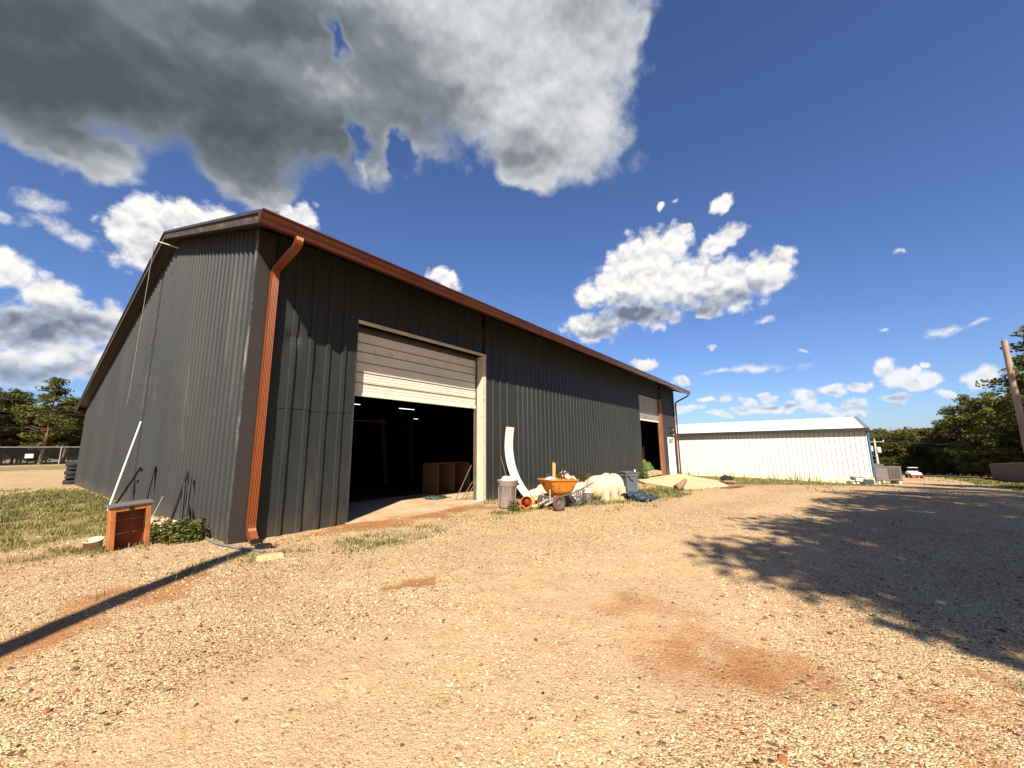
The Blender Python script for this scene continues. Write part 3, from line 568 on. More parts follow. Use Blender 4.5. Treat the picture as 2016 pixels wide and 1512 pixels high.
mb = MB(); mb.box(D2R + .42, D2R + .6, -.035, .1, -.55, 5.1); mb.build('door_jamb', M('dark_red_wood', (.11, .04, .025), .8), barn)
# man door
mb = MB(); mb.box(MD + .12, MDR - .12, .0, .05, -.5, 2.30); md_ = mb.build('side_door', whitepaint, barn, bevel=.004)
mb = MB(); mb.box(MD, MD + .12, -.05, .04, -.52, 2.42); mb.box(MDR - .12, MDR, -.05, .04, -.52, 2.42); mb.box(MD + .12, MDR - .12, -.05, .04, 2.30, 2.42); mb.build('frame', whitepaint, md_)
mb = MB(); mb.box(MD + .25, MDR - .25, -.012, .0, 1.98, 2.2); mb.build('window_pane', M('dirty_pane', (.22, .20, .17), .3), md_)
mb = MB(); mb.lathe([(0, 0), (.03, 0), (.035, .03), (0, .05)], 10, Matrix.Translation((MDR - .22, 0, .55)) @ Matrix.Rotation(PI / 2, 4, 'X')); mb.build('knob', M('brass_knob', (.25, .2, .12), .3, .8), md_)
# concrete: door slab with worn apron
sl = MB(); sl.box(.1, LX - .1, 3.2, DY - .12, -.19, .042); sl.build('inner_floor', M('shade_dark_floor', (.05, .04, .03), .9), barn)  # darker than the door slab: interior shade is put into the floor colour
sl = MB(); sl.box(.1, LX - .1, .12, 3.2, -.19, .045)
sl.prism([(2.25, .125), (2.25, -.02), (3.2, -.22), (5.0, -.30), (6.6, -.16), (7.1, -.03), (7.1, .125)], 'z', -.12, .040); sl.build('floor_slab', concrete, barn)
mb = MB(); mb.box(D2 - 1.5, LX - .15, .13, 6, .047, .05); mb.box(.03, 2.25, -.045, .1, -.3, -.005); mb.box(7.1, 21, -.02, .1, -.5, -.02); mb.build('footing', concrete, barn)

# rusty pole and cable at the rake
t = empty('antenna_pole', (0, 8.47, 8.3), 'short white pole sticking out under the barn ridge with a thin cable hanging from it', 'pole')
mb = MB(); mb.tube([(.03, 7.06, 8.22), (-.62, 7.03, 8.21)], .022, 8); mb.build('pole', whitepaint, t)
mb = MB(); cb = [(-.61, 7.03, 8.21), (-.585, 7.2, 7.95), (-.52, 7.75, 7.2), (-.45, 8.35, 6.3), (-.38, 8.95, 5.4), (-.31, 9.5, 4.55), (-.25, 10.0, 3.9), (-.20, 10.53, 3.38)]
mb.tube(cb, .008, 6); mb.build('cable', M('pale_cable', (.45, .42, .38), .6), t)

# ------------------------------------------------------------------ small things round the barn
G0 = lambda x, y: gzf(x, y)
def T(x, y, z, rz=0.0, rx=0.0, ry=0.0): return Matrix.Translation((x, y, z)) @ Matrix.Rotation(rz, 4, 'Z') @ Matrix.Rotation(ry, 4, 'Y') @ Matrix.Rotation(rx, 4, 'X')
def rbox(x0, x1, y0, y1, z0, z1): return MB().box(x0, x1, y0, y1, z0, z1)
cedar = M('cedar_wood', (0.36, 0.125, 0.035), 0.7, 0, 0.3, 12, 0.25, 50, stretch=(1, 1, .3))
cedard = M('cedar_inner', (0.17, 0.05, 0.018), 0.8, 0, 0.3, 10, 0.25, 50)
shingle = M('grey_shingle', (0.10, 0.10, 0.105), 0.9, 0, 0.3, 40, 0.4, 120)
blackst = M('black_metal', (0.012, 0.012, 0.013), 0.55, 0.0, 0.3, 20, spec=0.3)
pvc = M('pvc_white', (0.66, 0.68, 0.58), 0.4, 0, 0.05, 5)
# wooden shelter leaning on the slope
hb = empty('dog_house', (-1.16, 1.28, 0), 'small reddish wooden box shelter with a grey shingle top beside the gable wall', 'dog house')
hm = T(-1.16, 1.22, -0.02, R(3), R(3), R(-4)) @ Matrix.Diagonal((.98, .62, 1.06, 1))
def hb_(name, mat, *boxes, par=None):
    mb = MB()
    for b_ in boxes: mb.box(*b_, m=hm)
    return mb.build(name, mat, par or hb, bevel=.004)
hb_('post', cedar, (-.27, -.20, -.21, -.165, 0, .72)); hb_('post', cedar, (.20, .27, -.21, -.165, 0, .72))
hb_('lintel', cedar, (-.199, .199, -.205, -.17, .645, .715))
hb_('side_panel', cedar, (-.262, -.24, -.164, .24, .04, .72)); hb_('side_panel', cedar, (.24, .262, -.164, .24, .04, .72))
hb_('back_panel', cedard, (-.235, .235, .20, .225, .02, .24), (-.235, .235, .202, .227, .243, .46), (-.235, .235, .20, .225, .463, .70))
ht = hb_('shingle_roof', shingle, (-.31, -.107, -.25, .28, .722, .748), (-.104, .100, -.25, .28, .722, .749), (.103, .31, -.25, .28, .722, .7475))
mb = MB(); mb.box(-.03, .03, -.216, -.2061, .655, .70, m=hm); mb.build('latch', blackst, hb)
# feed bowl
bw = empty('bucket', (-1.52, 1.55, 0), 'low cream plastic feed bucket lying in the grass beside the wooden shelter', 'bucket')
mm = T(-1.55, 1.52, 0.0, 0, R(10), R(-6))
MB().lathe([(0, .01), (.11, .01), (.125, .16), (.138, .165), (.135, .18), (.118, .175), (.105, .03), (0, .03)], 20, mm).build('tub', M('cream_plastic', (.50, .40, .26), .5, 0, .15, 9), bw)
MB().lathe([(.0, .055), (.106, .055), (.106, .06), (0, .062)], 20, mm).build('contents', M('rusty_water', (.26, .13, .06), .4), bw)
# leaning pipe and black rods on the gable wall
def stick(name, a, b_, r, mat, label, cat, group=None):
    mb = MB().tube([a, b_], r, 7); o = mb.build(name, mat, None, loc=b_); return tag(o, label, cat, group)
stick('white_pipe', (-.06, 8.65, 2.66), (-.62, 7.85, 0.0), .026, pvc, 'long pale plastic pipe leaning against the charcoal gable wall', 'pipe')
gr_ = 'black metal stakes leaning on the gable wall'
stick('metal_stake', (-.06, 7.75, 1.22), (-.36, 8.85, 0.0), .030, blackst, 'most slanted black stake, just right of the long white pipe', 'stake', gr_)
stick('metal_stake', (-.06, 6.0, 1.28), (-.22, 5.74, 0.0), .030, blackst, 'black stake rising straight behind the wooden shelter', 'stake', gr_)
stick('metal_stake', (-.10, 2.62, 1.20), (-.30, 2.75, 0.0), .028, blackst, 'black stake with its foot farthest left in the cluster of three above the leafy bush', 'stake', gr_)
stick('metal_stake', (-.10, 2.80, 1.24), (-.26, 1.98, 0.0), .028, blackst, 'middle black stake in the cluster of three above the leafy bush', 'stake', gr_)
stick('metal_stake', (-.09, 2.40, 1.10), (-.24, 1.80, 0.0), .024, blackst, 'rightmost and shortest black stake above the leafy bush', 'stake', gr_)
stick('bent_wire', (-.05, 4.75, 0.55), (-.30, 4.35, 0.05), .008, M('wire', (.3, .29, .27), .5), 'thin bent wire loop against the gable wall near the shelter', 'wire')
mb = MB().tube([(-.10, .95, .03), (-.15, .55, .03), (-.16, .1, .03), (-.12, -.35, .035), (-.02, -.8, .03), (.12, -1.25, .02)], .022, 8); tag(mb.build('hose', M('hose_grey', (.14, .14, .14), .6), None, loc=(0, 0, 0)), 'grey hose lying on the gravel past the barn corner', 'hose')
# paving stone
def rough_block(name, cx, cy, cz, sx, sy, sz, rz, mat, label, cat, seed=1, group=None):
    rnd = random.Random(seed); mb = MB(); n = 9; top = []; bot = []
    for i in range(n):
        a = 2 * PI * i / n; q = 1 / max(abs(math.cos(a)), abs(math.sin(a))) * rnd.uniform(.86, 1.0)
        top.append(Vector((math.cos(a) * q * sx / 2 * .92, math.sin(a) * q * sy / 2 * .92, sz))); bot.append(Vector((math.cos(a) * q * sx / 2, math.sin(a) * q * sy / 2, -.02)))
    m_ = T(cx, cy, cz, rz, R(rnd.uniform(-4, 4)), R(rnd.uniform(-3, 3))); vs = [m_ @ v for v in bot + top]
    mb.add(vs, [(i, (i + 1) % n, n + (i + 1) % n, n + i) for i in range(n)] + [tuple(range(n, 2 * n))]); o = mb.build(name, mat, None, loc=(cx, cy, cz), bevel=.008); return tag(o, label, cat, group)
sandst = M('sandstone', (.46, .33, .17), .9, 0, .2, 14, .4, 70)
rough_block('stone_slab', .04, -1.68, .01, .42, .22, .05, R(-20), sandst, 'flat sandy paving stone on the gravel in front of the barn corner', 'stone', 4)
rough_block('splash_block', .34, -.62, -.05, .34, .24, .05, R(40), M('pale_brick', (.36, .20, .13), .9, 0, .2, 12), 'pale brick pad under the mouth of the copper downspout', 'brick', 7)
# rubble by the gable
rnd = random.Random(8); px_ = np.array([rnd.gauss(-.42, .22) for _ in range(150)]); py_ = np.array([rnd.gauss(3.2, .55) for _ in range(150)])
rc = pal[np.random.default_rng(2).choice([0, 2, 4, 5, 5, 8], 150)] * 1.1
px_ = np.minimum(px_, -.08)
o = stones('rubble', px_, py_, np.array([rnd.uniform(.025, .075) for _ in range(150)]), rc, stone_mat, z=np.array([rnd.uniform(0, .12) for _ in range(150)])); tag(o, 'heap of broken pale brick and stone at the foot of the gable wall', 'rubble', kind='stuff')

# things inside the barn
ply = M('plywood', (.15, .075, .028), .7, 0, .15, 6, .15, 40)
cb = empty('cabinet', (7.15, 2.4, .05), 'plain wooden cabinet carcass with open bays on the barn floor behind the big door', 'cabinet')
MB().box(7.15, 7.18, 2.4, 3.25, .06, 1.18).build('side_panel', ply, cb); MB().box(8.80, 8.83, 2.4, 3.25, .06, 1.18).build('side_panel', ply, cb)
MB().box(7.98, 8.01, 2.42, 3.2, .09, 1.15).build('divider', ply, cb); MB().box(7.181, 8.799, 3.2, 3.22, .09, 1.15).build('back_panel', ply, cb)
MB().box(7.181, 8.799, 2.4, 3.199, .06, .089).build('bottom_panel', ply, cb); MB().box(7.181, 8.799, 2.4, 3.199, 1.151, 1.18).build('top_panel', ply, cb)
lum = M('old_lumber', (.16, .055, .035), .8, 0, .3, 5)
for i, (a, b_, r_2) in enumerate((((8.6, 7.6, 0.05), (8.9, 8.6, 3.2), .22), ((10.4, 8.0, .05), (10.4, 8.3, 3.3), .26))):
    mb = MB().beam(a, b_, r_2, .06); tag(mb.build('leaning_plank', lum, None, loc=a), ['dark red plank leaning inside the barn, the left and more tilted one', 'dark red plank standing upright deep inside the barn behind the cabinet'][i], 'plank', 'planks inside the barn')
for i, (a, b_) in enumerate((((6.45, .75, .06), (6.80, .40, 1.15)), ((6.58, .62, .06), (6.82, .36, .62)), ((6.68, .56, .06), (6.83, .35, .45)))):
    mb = MB().beam(a, b_, .055, .025); tag(mb.build('wood_strip', M('grey_board', (.13, .075, .055), .8, 0, .2, 9), None, loc=a), ['longest grey wood strip leaning at the right door jamb', 'middle grey wood strip leaning at the right door jamb', 'shortest grey wood strip close to the right door jamb'][i], 'board', 'wood strips leaning inside the door jamb')
ledm = M('led_tube', (.8, .8, .8), .4, emit=(1, .96, .9, 1.3)); ledh = M('led_housing', (.3, .3, .3), .5)
for i, (x, y, ln, s_) in enumerate(((9.45, 12.2, .75, 'leftmost'), (13.2, 12.3, 1.25, 'second from the left, longest'), (38.0-10, 23.0, .9, 'third from the left, dim and far back'), (18.9, 18.5, .5, 'rightmost, close beside the door jamb'))):
    t = empty('ceiling_light', (x, y, 4.3), 'thin white strip light inside the dark barn, ' + s_, 'light', 'strip lights inside the barn')
    MB().box(x - ln / 2, x + ln / 2, y - .03, y + .03, 4.33, 4.36).build('housing', ledh, t); MB().box(x - ln / 2 + .03, x + ln / 2 - .03, y - .022, y + .022, 4.305, 4.329).build('tube', ledm, t)
    MB().tube([(x, y, 4.36), (x, y, roofz(y) - .3)], .01, 5).build('hanger', blackst, t)
# rope heap on the slab
rnd = random.Random(4); mb = MB(); pts = []
for i in range(90):
    a = i * .55; q = .16 + .14 * math.sin(i * .37); pts.append((6.30 + q * 1.25 * math.cos(a) + rnd.gauss(0, .03), 1.55 + q * math.sin(a) * .8 + rnd.gauss(0, .03), .065 + .045 * abs(math.sin(i * .21)) + rnd.uniform(0, .02)))
pts += [(6.75, 1.45, .06), (6.85, 1.36, .06)]
mb.tube(pts, .017, 5); tag(mb.build('rope', M('green_black_rope', (.02, .05, .04), .6, 0, .9, 25, dirt=(.25, .3, .2), dirt_amt=.3, dirt_scale=30), None, loc=(6.3, 1.6, .05)), 'tangled dark green rope on the concrete at the open barn door', 'rope')

# trash can with bags
greyp = M('taupe_plastic', (.255, .205, .175), .5, 0, .08, 6, .05, 30)
t = empty('trash_can', (6.33, -1.46, 0), 'round taupe plastic trash can filled with white bags right of the big door', 'trash can')
mm = T(6.33, -1.46, 0.0, 0, R(1), R(2))
MB().lathe([(0, .01), (.225, .01), (.235, .04), (.262, .60), (.285, .615), (.285, .64), (.292, .65), (.300, .735), (.312, .75), (.312, .775), (.296, .775), (.28, .70), (.25, .60), (.21, .05), (0, .05)], 32, mm).build('can_body', greyp, t)
for s_ in (R(150), R(-20)):
    c_, sn = math.cos(s_), math.sin(s_); pts = [(.30 * c_ - .07 * sn, .30 * sn + .07 * c_, .70), (.36 * c_ - .06 * sn, .36 * sn + .06 * c_, .64), (.36 * c_ + .06 * sn, .36 * sn - .06 * c_, .64), (.30 * c_ + .07 * sn, .30 * sn - .07 * c_, .70)]
    MB().tube([mm @ Vector(p) for p in pts], .018, 6).build('handle', blackst, t)
for k in range(8):
    a = k * PI / 4 + .2; MB().beam(mm @ Vector((.249 * math.cos(a), .249 * math.sin(a), .08)), mm @ Vector((.268 * math.cos(a), .268 * math.sin(a), .58)), .02, .02, up=(math.cos(a), math.sin(a), 0)).build('rib', greyp, t)
whitebag = M('white_bag', (.60, .59, .54), .35, 0, .08, 12, .5, 22)
def lump(name, cx, cy, cz, rx, ry, rz, mat, seed, amp=.35, label=None, cat=None, group=None, nseg=40, nr=22, freq=2.2, crease=0.10, base=True, parent=None, rot=0.0):
    vs = []; mb = MB(); s3 = Vector((seed * 3.7, seed * 1.3, seed * 5.1)); c_, sn = math.cos(rot), math.sin(rot)
    for i in range(nr + 1):
        ph = PI * i / nr
        for j in range(nseg):
            th_ = 2 * PI * j / nseg; d = Vector((math.sin(ph) * math.cos(th_), math.sin(ph) * math.sin(th_), math.cos(ph)))
            q = 1 + amp * mnoise.noise(d * freq + s3) + crease * (1 - abs(mnoise.noise(d * freq * 2.6 + s3)) * 3.2)
            x, y, z = d.x * rx * q, d.y * ry * q, d.z * rz * q
            if base: z = max(z, -rz * .25)
            vs.append((cx + x * c_ - y * sn, cy + x * sn + y * c_, cz + z))
    fs = [(i * nseg + j, i * nseg + (j + 1) % nseg, (i + 1) * nseg + (j + 1) % nseg, (i + 1) * nseg + j) for i in range(nr) for j in range(nseg)]
    mb.add(vs, fs, True); o = mb.build(name, mat, parent, loc=None if parent else (cx, cy, cz))
    if label: tag(o, label, cat, group)
    return o
gb = 'white bags in the trash can'
lump('trash_bag', 6.24, -1.50, .76, .13, .12, .13, whitebag, 1, label='knotted white plastic bag heaped at the left of the trash can', cat='bag', group=gb)
lump('trash_bag', 6.46, -1.48, .75, .14, .13, .12, whitebag, 2, label='crumpled white plastic bag at the right of the trash can', cat='bag', group=gb)
# bent panel leaning on the wall
pts = [(8.34, -.05, 2.43), (8.22, -.09, 2.05), (8.10, -.17, 1.65), (8.02, -.30, 1.22), (7.98, -.48, .82), (7.99, -.72, .44), (8.06, -1.02, .10), (8.12, -1.2, 0.0)]
mb = MB(); vs = []; wv = Vector((.25, .02, .0))
P_ = [Vector(p) for p in pts]
fine_ = []
for i in range(len(P_) - 1):
    for q in range(4):
        t0_, a, b_, c_ = q / 4, P_[max(i - 1, 0)], P_[i], P_[i + 1]; d_ = P_[min(i + 2, len(P_) - 1)]
        fine_.append(0.5 * ((2 * b_) + (-a + c_) * t0_ + (2 * a - 5 * b_ + 4 * c_ - d_) * t0_ ** 2 + (-a + 3 * b_ - 3 * c_ + d_) * t0_ ** 3))
fine_.append(P_[-1]); n = len(fine_)
for p in fine_: vs += [p - wv, p + wv]
for p in fine_: vs += [p - wv + Vector((0, .012, .004)), p + wv + Vector((0, .012, .004))]
fs = [(2 * i, 2 * i + 1, 2 * i + 3, 2 * i + 2) for i in range(n - 1)] + [(2 * n + 2 * i, 2 * n + 2 * i + 1, 2 * n + 2 * i + 3, 2 * n + 2 * i + 2) for i in range(n - 1)]
fs += [(2 * i, 2 * i + 2, 2 * n + 2 * i + 2, 2 * n + 2 * i) for i in range(n - 1)] + [(2 * i + 1, 2 * i + 3, 2 * n + 2 * i + 3, 2 * n + 2 * i + 1) for i in range(n - 1)] + [(0, 1, 2 * n + 1, 2 * n)]
tag(mb.add(vs, fs).build('leaning_sheet', M('white_panel', (.66, .64, .53), .5, 0, .03, 3), None, loc=(8.1, -1.1, 0)), 'tall flexible white panel leaning in a curve on the front wall behind the trash can', 'panel')
stick('thin_rod', (7.78, -.05, 1.42), (7.35, -.9, 0.0), .012, M('rust_rod', (.20, .07, .035), .7), 'thin rusty rod leaning on the wall behind the trash can', 'rod')
# orange bucket on its side
t = empty('orange_bucket', (6.62, -2.06, .16), 'orange plastic bucket lying on its side between the trash can and the wheelbarrow', 'bucket')
orng = M('orange_plastic', (.62, .12, .012), .4, 0, .06, 8)
ax = Vector((-.72, -.66, .16)).normalized(); mm = Matrix.Translation((6.50, -2.02, .165)) @ ax.to_track_quat('Z', 'Y').to_matrix().to_4x4()
MB().lathe([(0, -.26), (.125, -.26), (.135, -.25), (.155, .055), (.172, .06), (.172, .10), (.158, .10), (.145, .05), (.12, -.22), (0, -.225)], 28, mm).build('pail', orng, t)
MB().lathe([(0, -.05), (.10, -.05), (.11, -.02), (.06, .01), (0, .0)], 12, mm @ Matrix.Translation((.045, .02, 0)), wob=.3).build('contents', M('dark_rags', (.10, .012, .01), .6), t)
# wheelbarrow
O_ = Vector((6.72, -2.71, 0)); e1 = Vector((.93, -.37, 0)).normalized(); e2 = Vector((-e1.y, e1.x, 0)) * -1
def wp(a, b_, z): return O_ + e1 * a + e2 * b_ + Vector((0, 0, z))
t = empty('wheelbarrow', tuple(O_), 'orange two wheeled wheelbarrow full of scrap parked in front of the barn wall', 'wheelbarrow')
tray = M('orange_tray', (.66, .215, .022), .42, 0, .10, 5, .06, 20, dirt=(.30, .11, .03), dirt_amt=.35, dirt_scale=4)
tire = M('dusty_tyre', (.085, .045, .028), .9, 0, .3, 14, .3, 60); grayst = M('pale_wood_handle', (.42, .34, .30), .7, 0, .15, 9); steel = M('dull_steel', (.13, .12, .12), .5, .3)
def rr(cx, hx, hy, rad, n=5):
    out = []
    for (sx, sy, a0) in ((1, 1, 0), (-1, 1, 90), (-1, -1, 180), (1, -1, 270)):
        for k in range(n): a = R(a0 + 90 * k / (n - 1)); out.append((cx + sx * (hx - rad) + rad * math.cos(a), sy * (hy - rad) + rad * math.sin(a)))
    return out
rings = [(rr(.30, .28, .19, .09), .40), (rr(.28, .36, .27, .10), .54), (rr(.26, .47, .34, .12), .76), (rr(.26, .485, .355, .12), .785), (rr(.26, .51, .38, .13), .79), (rr(.26, .515, .385, .13), .81), (rr(.26, .49, .36, .12), .815), (rr(.26, .455, .33, .11), .75), (rr(.28, .35, .255, .09), .55), (rr(.30, .26, .17, .08), .42)]
mb = MB(); n = len(rings[0][0]); vs = []
for pl, z in rings:
    for (a, b_) in pl: vs.append(wp(a, b_, z + .07 * max(0, -(a - .26)) * (z > .6) - .02))
fs = [(i * n + j, i * n + (j + 1) % n, (i + 1) * n + (j + 1) % n, (i + 1) * n + j) for i in range(len(rings) - 1) for j in range(n)] + [tuple(range(n)), tuple(range((len(rings) - 1) * n, len(rings) * n))]
mb.add(vs, fs, True); mb.build('tray', tray, t)
def wheel(b_):
    m_ = Matrix.Translation(wp(0, b_, .205)) @ e2.to_track_quat('Z', 'Y').to_matrix().to_4x4()
    w_ = MB().lathe([(.115, -.035), (.15, -.05), (.185, -.045), (.205, -.018), (.207, .018), (.185, .045), (.15, .05), (.115, .035), (.115, -.035)], 28, m_).build('wheel', tire, t)
    MB().lathe([(.0, -.02), (.04, -.03), (.05, -.012), (.10, -.012), (.118, -.034), (.118, .034), (.10, .012), (.05, .012), (.04, .03), (0, .02)], 20, m_).build('rim', steel, w_)
wheel(-.34); wheel(.36)
MB().tube([wp(0, -.34, .205), wp(0, .36, .205)], .016, 8).build('axle', steel, t)
for s_ in (-1, 1):
    MB().tube([wp(-.22, s_ * .14, .36), wp(.05, s_ * .19, .33), wp(.55, s_ * .25, .42), wp(.95, s_ * .29, .56), wp(1.28, s_ * .31, .68)], .017, 8).build('handle', steel, t)
    MB().tube([wp(.45, s_ * .22, .40), wp(.66, s_ * .25, .02), wp(.74, s_ * .25, .02), wp(.95, s_ * .28, .55)], .013, 8).build('leg', steel, t)
    MB().beam(wp(-.16, s_ * .17, .24), wp(-.16, s_ * .17, .56), .035, .02, up=e1).build('front_brace', grayst, t)
    MB().beam(wp(-.33, s_ * .15 + .03, .16), wp(.02, s_ * .15 - .02, .26), .05, .03).build('wood_block', grayst, t)
for a0, b0 in ((.66, .95), (.72, .80)): MB().tube([wp(a0, -.26, .1), wp(b0, .28, .48)], .009, 6).build('cross_brace', steel, t)
MB().tube([wp(.66, -.25, .1), wp(.66, .25, .1)], .011, 6).build('leg_stretcher', steel, t)
# what lies in it
for i, (a, b_, q, w_) in enumerate(((.10, -.02, .0, .035), (.17, -.06, .05, .035))):
    mb = MB().beam(wp(a, b_, .55), wp(a + q * .2, b_ + .03, 1.27 - i * .02), w_, .03, up=e2); tag(mb.build('wood_stake', M('yellow_stake%d' % i, (.60, .36, .09), .6, 0, .1, 9), None, loc=wp(a, b_, .55)), ['left yellow wooden stake standing up in the wheelbarrow', 'right yellow wooden stake standing up in the wheelbarrow'][i], 'stake', 'yellow stakes in the wheelbarrow')
rag = M('cream_tarp', (.46, .40, .29), .7, 0, .12, 8, .4, 18)
def sheetlump(name, pts, mat, label, cat, loc, thick=.015):
    """a folded sheet: grid of points"""
    mb = MB(); nr_, nc = len(pts), len(pts[0]); vs = [Vector(p) for r_ in pts for p in r_] + [Vector(p) - Vector((0, 0, thick)) for r_ in pts for p in r_]; o_ = nr_ * nc
    fs = [(i * nc + j, i * nc + j + 1, (i + 1) * nc + j + 1, (i + 1) * nc + j) for i in range(nr_ - 1) for j in range(nc - 1)]; fs += [tuple(k + o_ for k in f) for f in fs]
    mb.add(vs, fs, True); return tag(mb.build(name, mat, None, loc=loc), label, cat)
def fold(a, b_, c_, d_, nu, nv, h_, seed, mat, name, label, cat, fr=2.0, ground_clip=None):
    a, b_, c_, d_ = map(Vector, (a, b_, c_, d_)); rows = []
    for i in range(nu + 1):
        r__ = []
        for j in range(nv + 1):
            u, v = i / nu, j / nv; p = (a * (1 - u) + b_ * u) * (1 - v) + (d_ * (1 - u) + c_ * u) * v
            q = mnoise.fractal(Vector((u * fr, v * fr, seed)), .7, 2.1, 5); q2 = 1 - abs(mnoise.noise(Vector((u * fr * 1.7, v * fr * 1.7, seed + 9)))) * 3
            p = p + Vector((q * h_ * .6, q2 * h_ * .3, q * h_ + q2 * h_ * .45)); 
            if ground_clip is not None: p.z = max(p.z, ground_clip)
            r__.append(p)
        rows.append(r__)
    return sheetlump(name, rows, mat, label, cat, tuple((a + c_) / 2))
fold(wp(.25, -.12, .80), wp(.62, -.26, .80), wp(.70, .22, .82), wp(.30, .18, 1.02), 26, 26, .07, 3, rag, 'scrap_sheet', 'peaked cream sheet of scrap in the wheelbarrow beside the yellow stakes', 'sheet', 2.5)
lump('rag_bundle', *wp(-.02, .0, .82), .16, .12, .06, M('blue_grey_rag', (.42, .44, .50), .7, 0, .2, 9, .4, 20), 5, label='pale blue rag bundle at the left in the wheelbarrow tray', cat='rag')
# junk behind
fold((7.6, -2.05, .30), (9.15, -2.15, .56), (9.6, -2.75, .50), (7.9, -2.85, .12), 40, 30, .20, 12, M('dusty_sheet', (.46, .38, .30), .75, 0, .1, 5, .3, 14), 'plastic_sheet', 'dusty cream plastic sheet heaped behind the wheelbarrow and white tank', 'sheet', 2.2, .02)
lump('junk_bag', 7.75, -1.75, .22, .42, .26, .26, rag, 21, .5, 'cream feed sack slumped on the ground left of the wheelbarrow', 'sack', crease=.2)
lump('white_jug', 7.35, -1.98, .15, .16, .12, .17, pvc, 22, .3, 'white plastic jug on the ground behind the left wheel of the wheelbarrow', 'jug')
lump('yellow_container', 7.0, -1.85, .11, .10, .09, .13, M('yellow_plastic', (.50, .36, .05), .5), 23, .3, 'small yellow container on the ground right of the orange bucket', 'container')
rough_block('scrap_board', 7.1, -2.05, .01, .75, .20, .03, R(-40), rag, 'cream scrap board flat on the ground left of the wheelbarrow', 'board', 31)
# lattice crate behind the barrow
t = empty('wire_rack', (8.0, -2.75, 0), 'rusty wire rack standing between the wheelbarrow and the white pail', 'rack')
for k in range(5):
    MB().tube([(7.82 + .07 * k, -2.88 - .03 * k, .05), (7.92 + .06 * k, -2.86 - .03 * k, .42)], .010, 5).build('wire', steel, t); MB().tube([(7.82 + .07 * k, -2.89 - .03 * k, .42), (7.95 + .06 * k, -2.88 - .03 * k, .06)], .008, 5).build('wire', steel, t)
MB().tube([(7.8, -2.88, .43), (8.2, -3.03, .44)], .012, 5).build('top_bar', steel, t); MB().tube([(7.8, -2.88, .05), (8.2, -3.03, .05)], .012, 5).build('bottom_bar', steel, t)
# white pail
t = empty('white_pail', (8.30, -2.98, 0), 'white plastic pail with worn label between the wheelbarrow and the white tank', 'pail')
mm = T(8.32, -3.02, 0, 0, 0, 0); pwh = M('dirty_white_plastic', (.60, .55, .45), .45, 0, .08, 8, dirt=(.10, .08, .06), dirt_amt=.18, dirt_scale=9)
MB().lathe([(0, .01), (.145, .01), (.155, .33), (.172, .335), (.172, .36), (.157, .362), (.16, .40), (.177, .402), (.177, .425), (.16, .43), (.15, .39), (.13, .03), (0, .03)], 26, mm).build('pail_body', pwh, t)
MB().tube([mm @ Vector((.17 * math.cos(a), .17 * math.sin(a), .37 - .16 * math.sin((a - 3.4) / 2.6 * PI))) for a in np.linspace(3.4, 6.0, 12)], .005, 5).build('wire_handle', steel, t)
# horizontal tank
tk = M('yellowed_tank', (.52, .43, .30), .45, 0, .07, 3, .05, 12, dirt=(.50, .40, .16), dirt_amt=.30, dirt_scale=2.5)
t = empty('plastic_tank', (9.35, -3.15, 0), 'horizontal cream plastic tank on moulded legs in front of the barn wall', 'tank')
axd = Vector((.88, -.30, 0)).normalized(); side = Vector((-axd.y, axd.x, 0)); cen = Vector((9.33, -3.10, .43)); RT = .365
mm = Matrix.Translation(cen) @ axd.to_track_quat('Z', 'Y').to_matrix().to_4x4()
MB().lathe([(0, -.62), (.12, -.61), (.25, -.57), (.335, -.50), (RT, -.40), (RT + .002, -.2), (RT, -.02), (RT, .2), (RT, .40), (.335, .50), (.25, .57), (.12, .61), (0, .62)], 40, mm).build('tank_body', tk, t)
for a_ in (-.30, .08, .46):
    mb = MB(); ring = []
    for i in range(33 if a_ > 0 else 0):
        th_ = R(-25 + 230 * i / 32); ring.append((math.cos(th_), math.sin(th_)))
    vs = []
    for (c_, s_) in ring:
        for (q, dr) in ((-.05, .0), (-.04, .035), (.04, .035), (.05, .0)): vs.append(cen + axd * (a_ + q) + (side * c_ + Vector((0, 0, 1)) * s_) * (RT - .004 + dr))
    
    if ring: mb.add(vs, [(i * 4 + j, i * 4 + j + 1, (i + 1) * 4 + j + 1, (i + 1) * 4 + j) for i in range(32) for j in range(3)], True); mb.build('band', tk, t)
    for s_ in (-1, 1):
        mb = MB(); b0 = cen + axd * a_ + side * s_ * (RT + .01)
        vs = [b0 + axd * q + side * s_ * w_ + Vector((0, 0, z)) for z, w0, w1 in ((.0, -.05, .02), (-.2, -.09, .02), (-.44, -.22, .02)) for q, w_ in ((-.10, w0), (.10, w0), (.10, w1), (-.10, w1))]
        mb.add(vs, [(k * 4 + j, k * 4 + (j + 1) % 4, (k + 1) * 4 + (j + 1) % 4, (k + 1) * 4 + j) for k in range(2) for j in range(4)] + [(0, 1, 2, 3), (8, 9, 10, 11)]); mb.build('leg', tk, t, bevel=.008)
MB().lathe([(0, .0), (.09, 0), (.09, .05), (.075, .065), (0, .065)], 18, Matrix.Translation(cen + axd * .12 + Vector((0, 0, RT - .01)))).build('cap', tk, t)
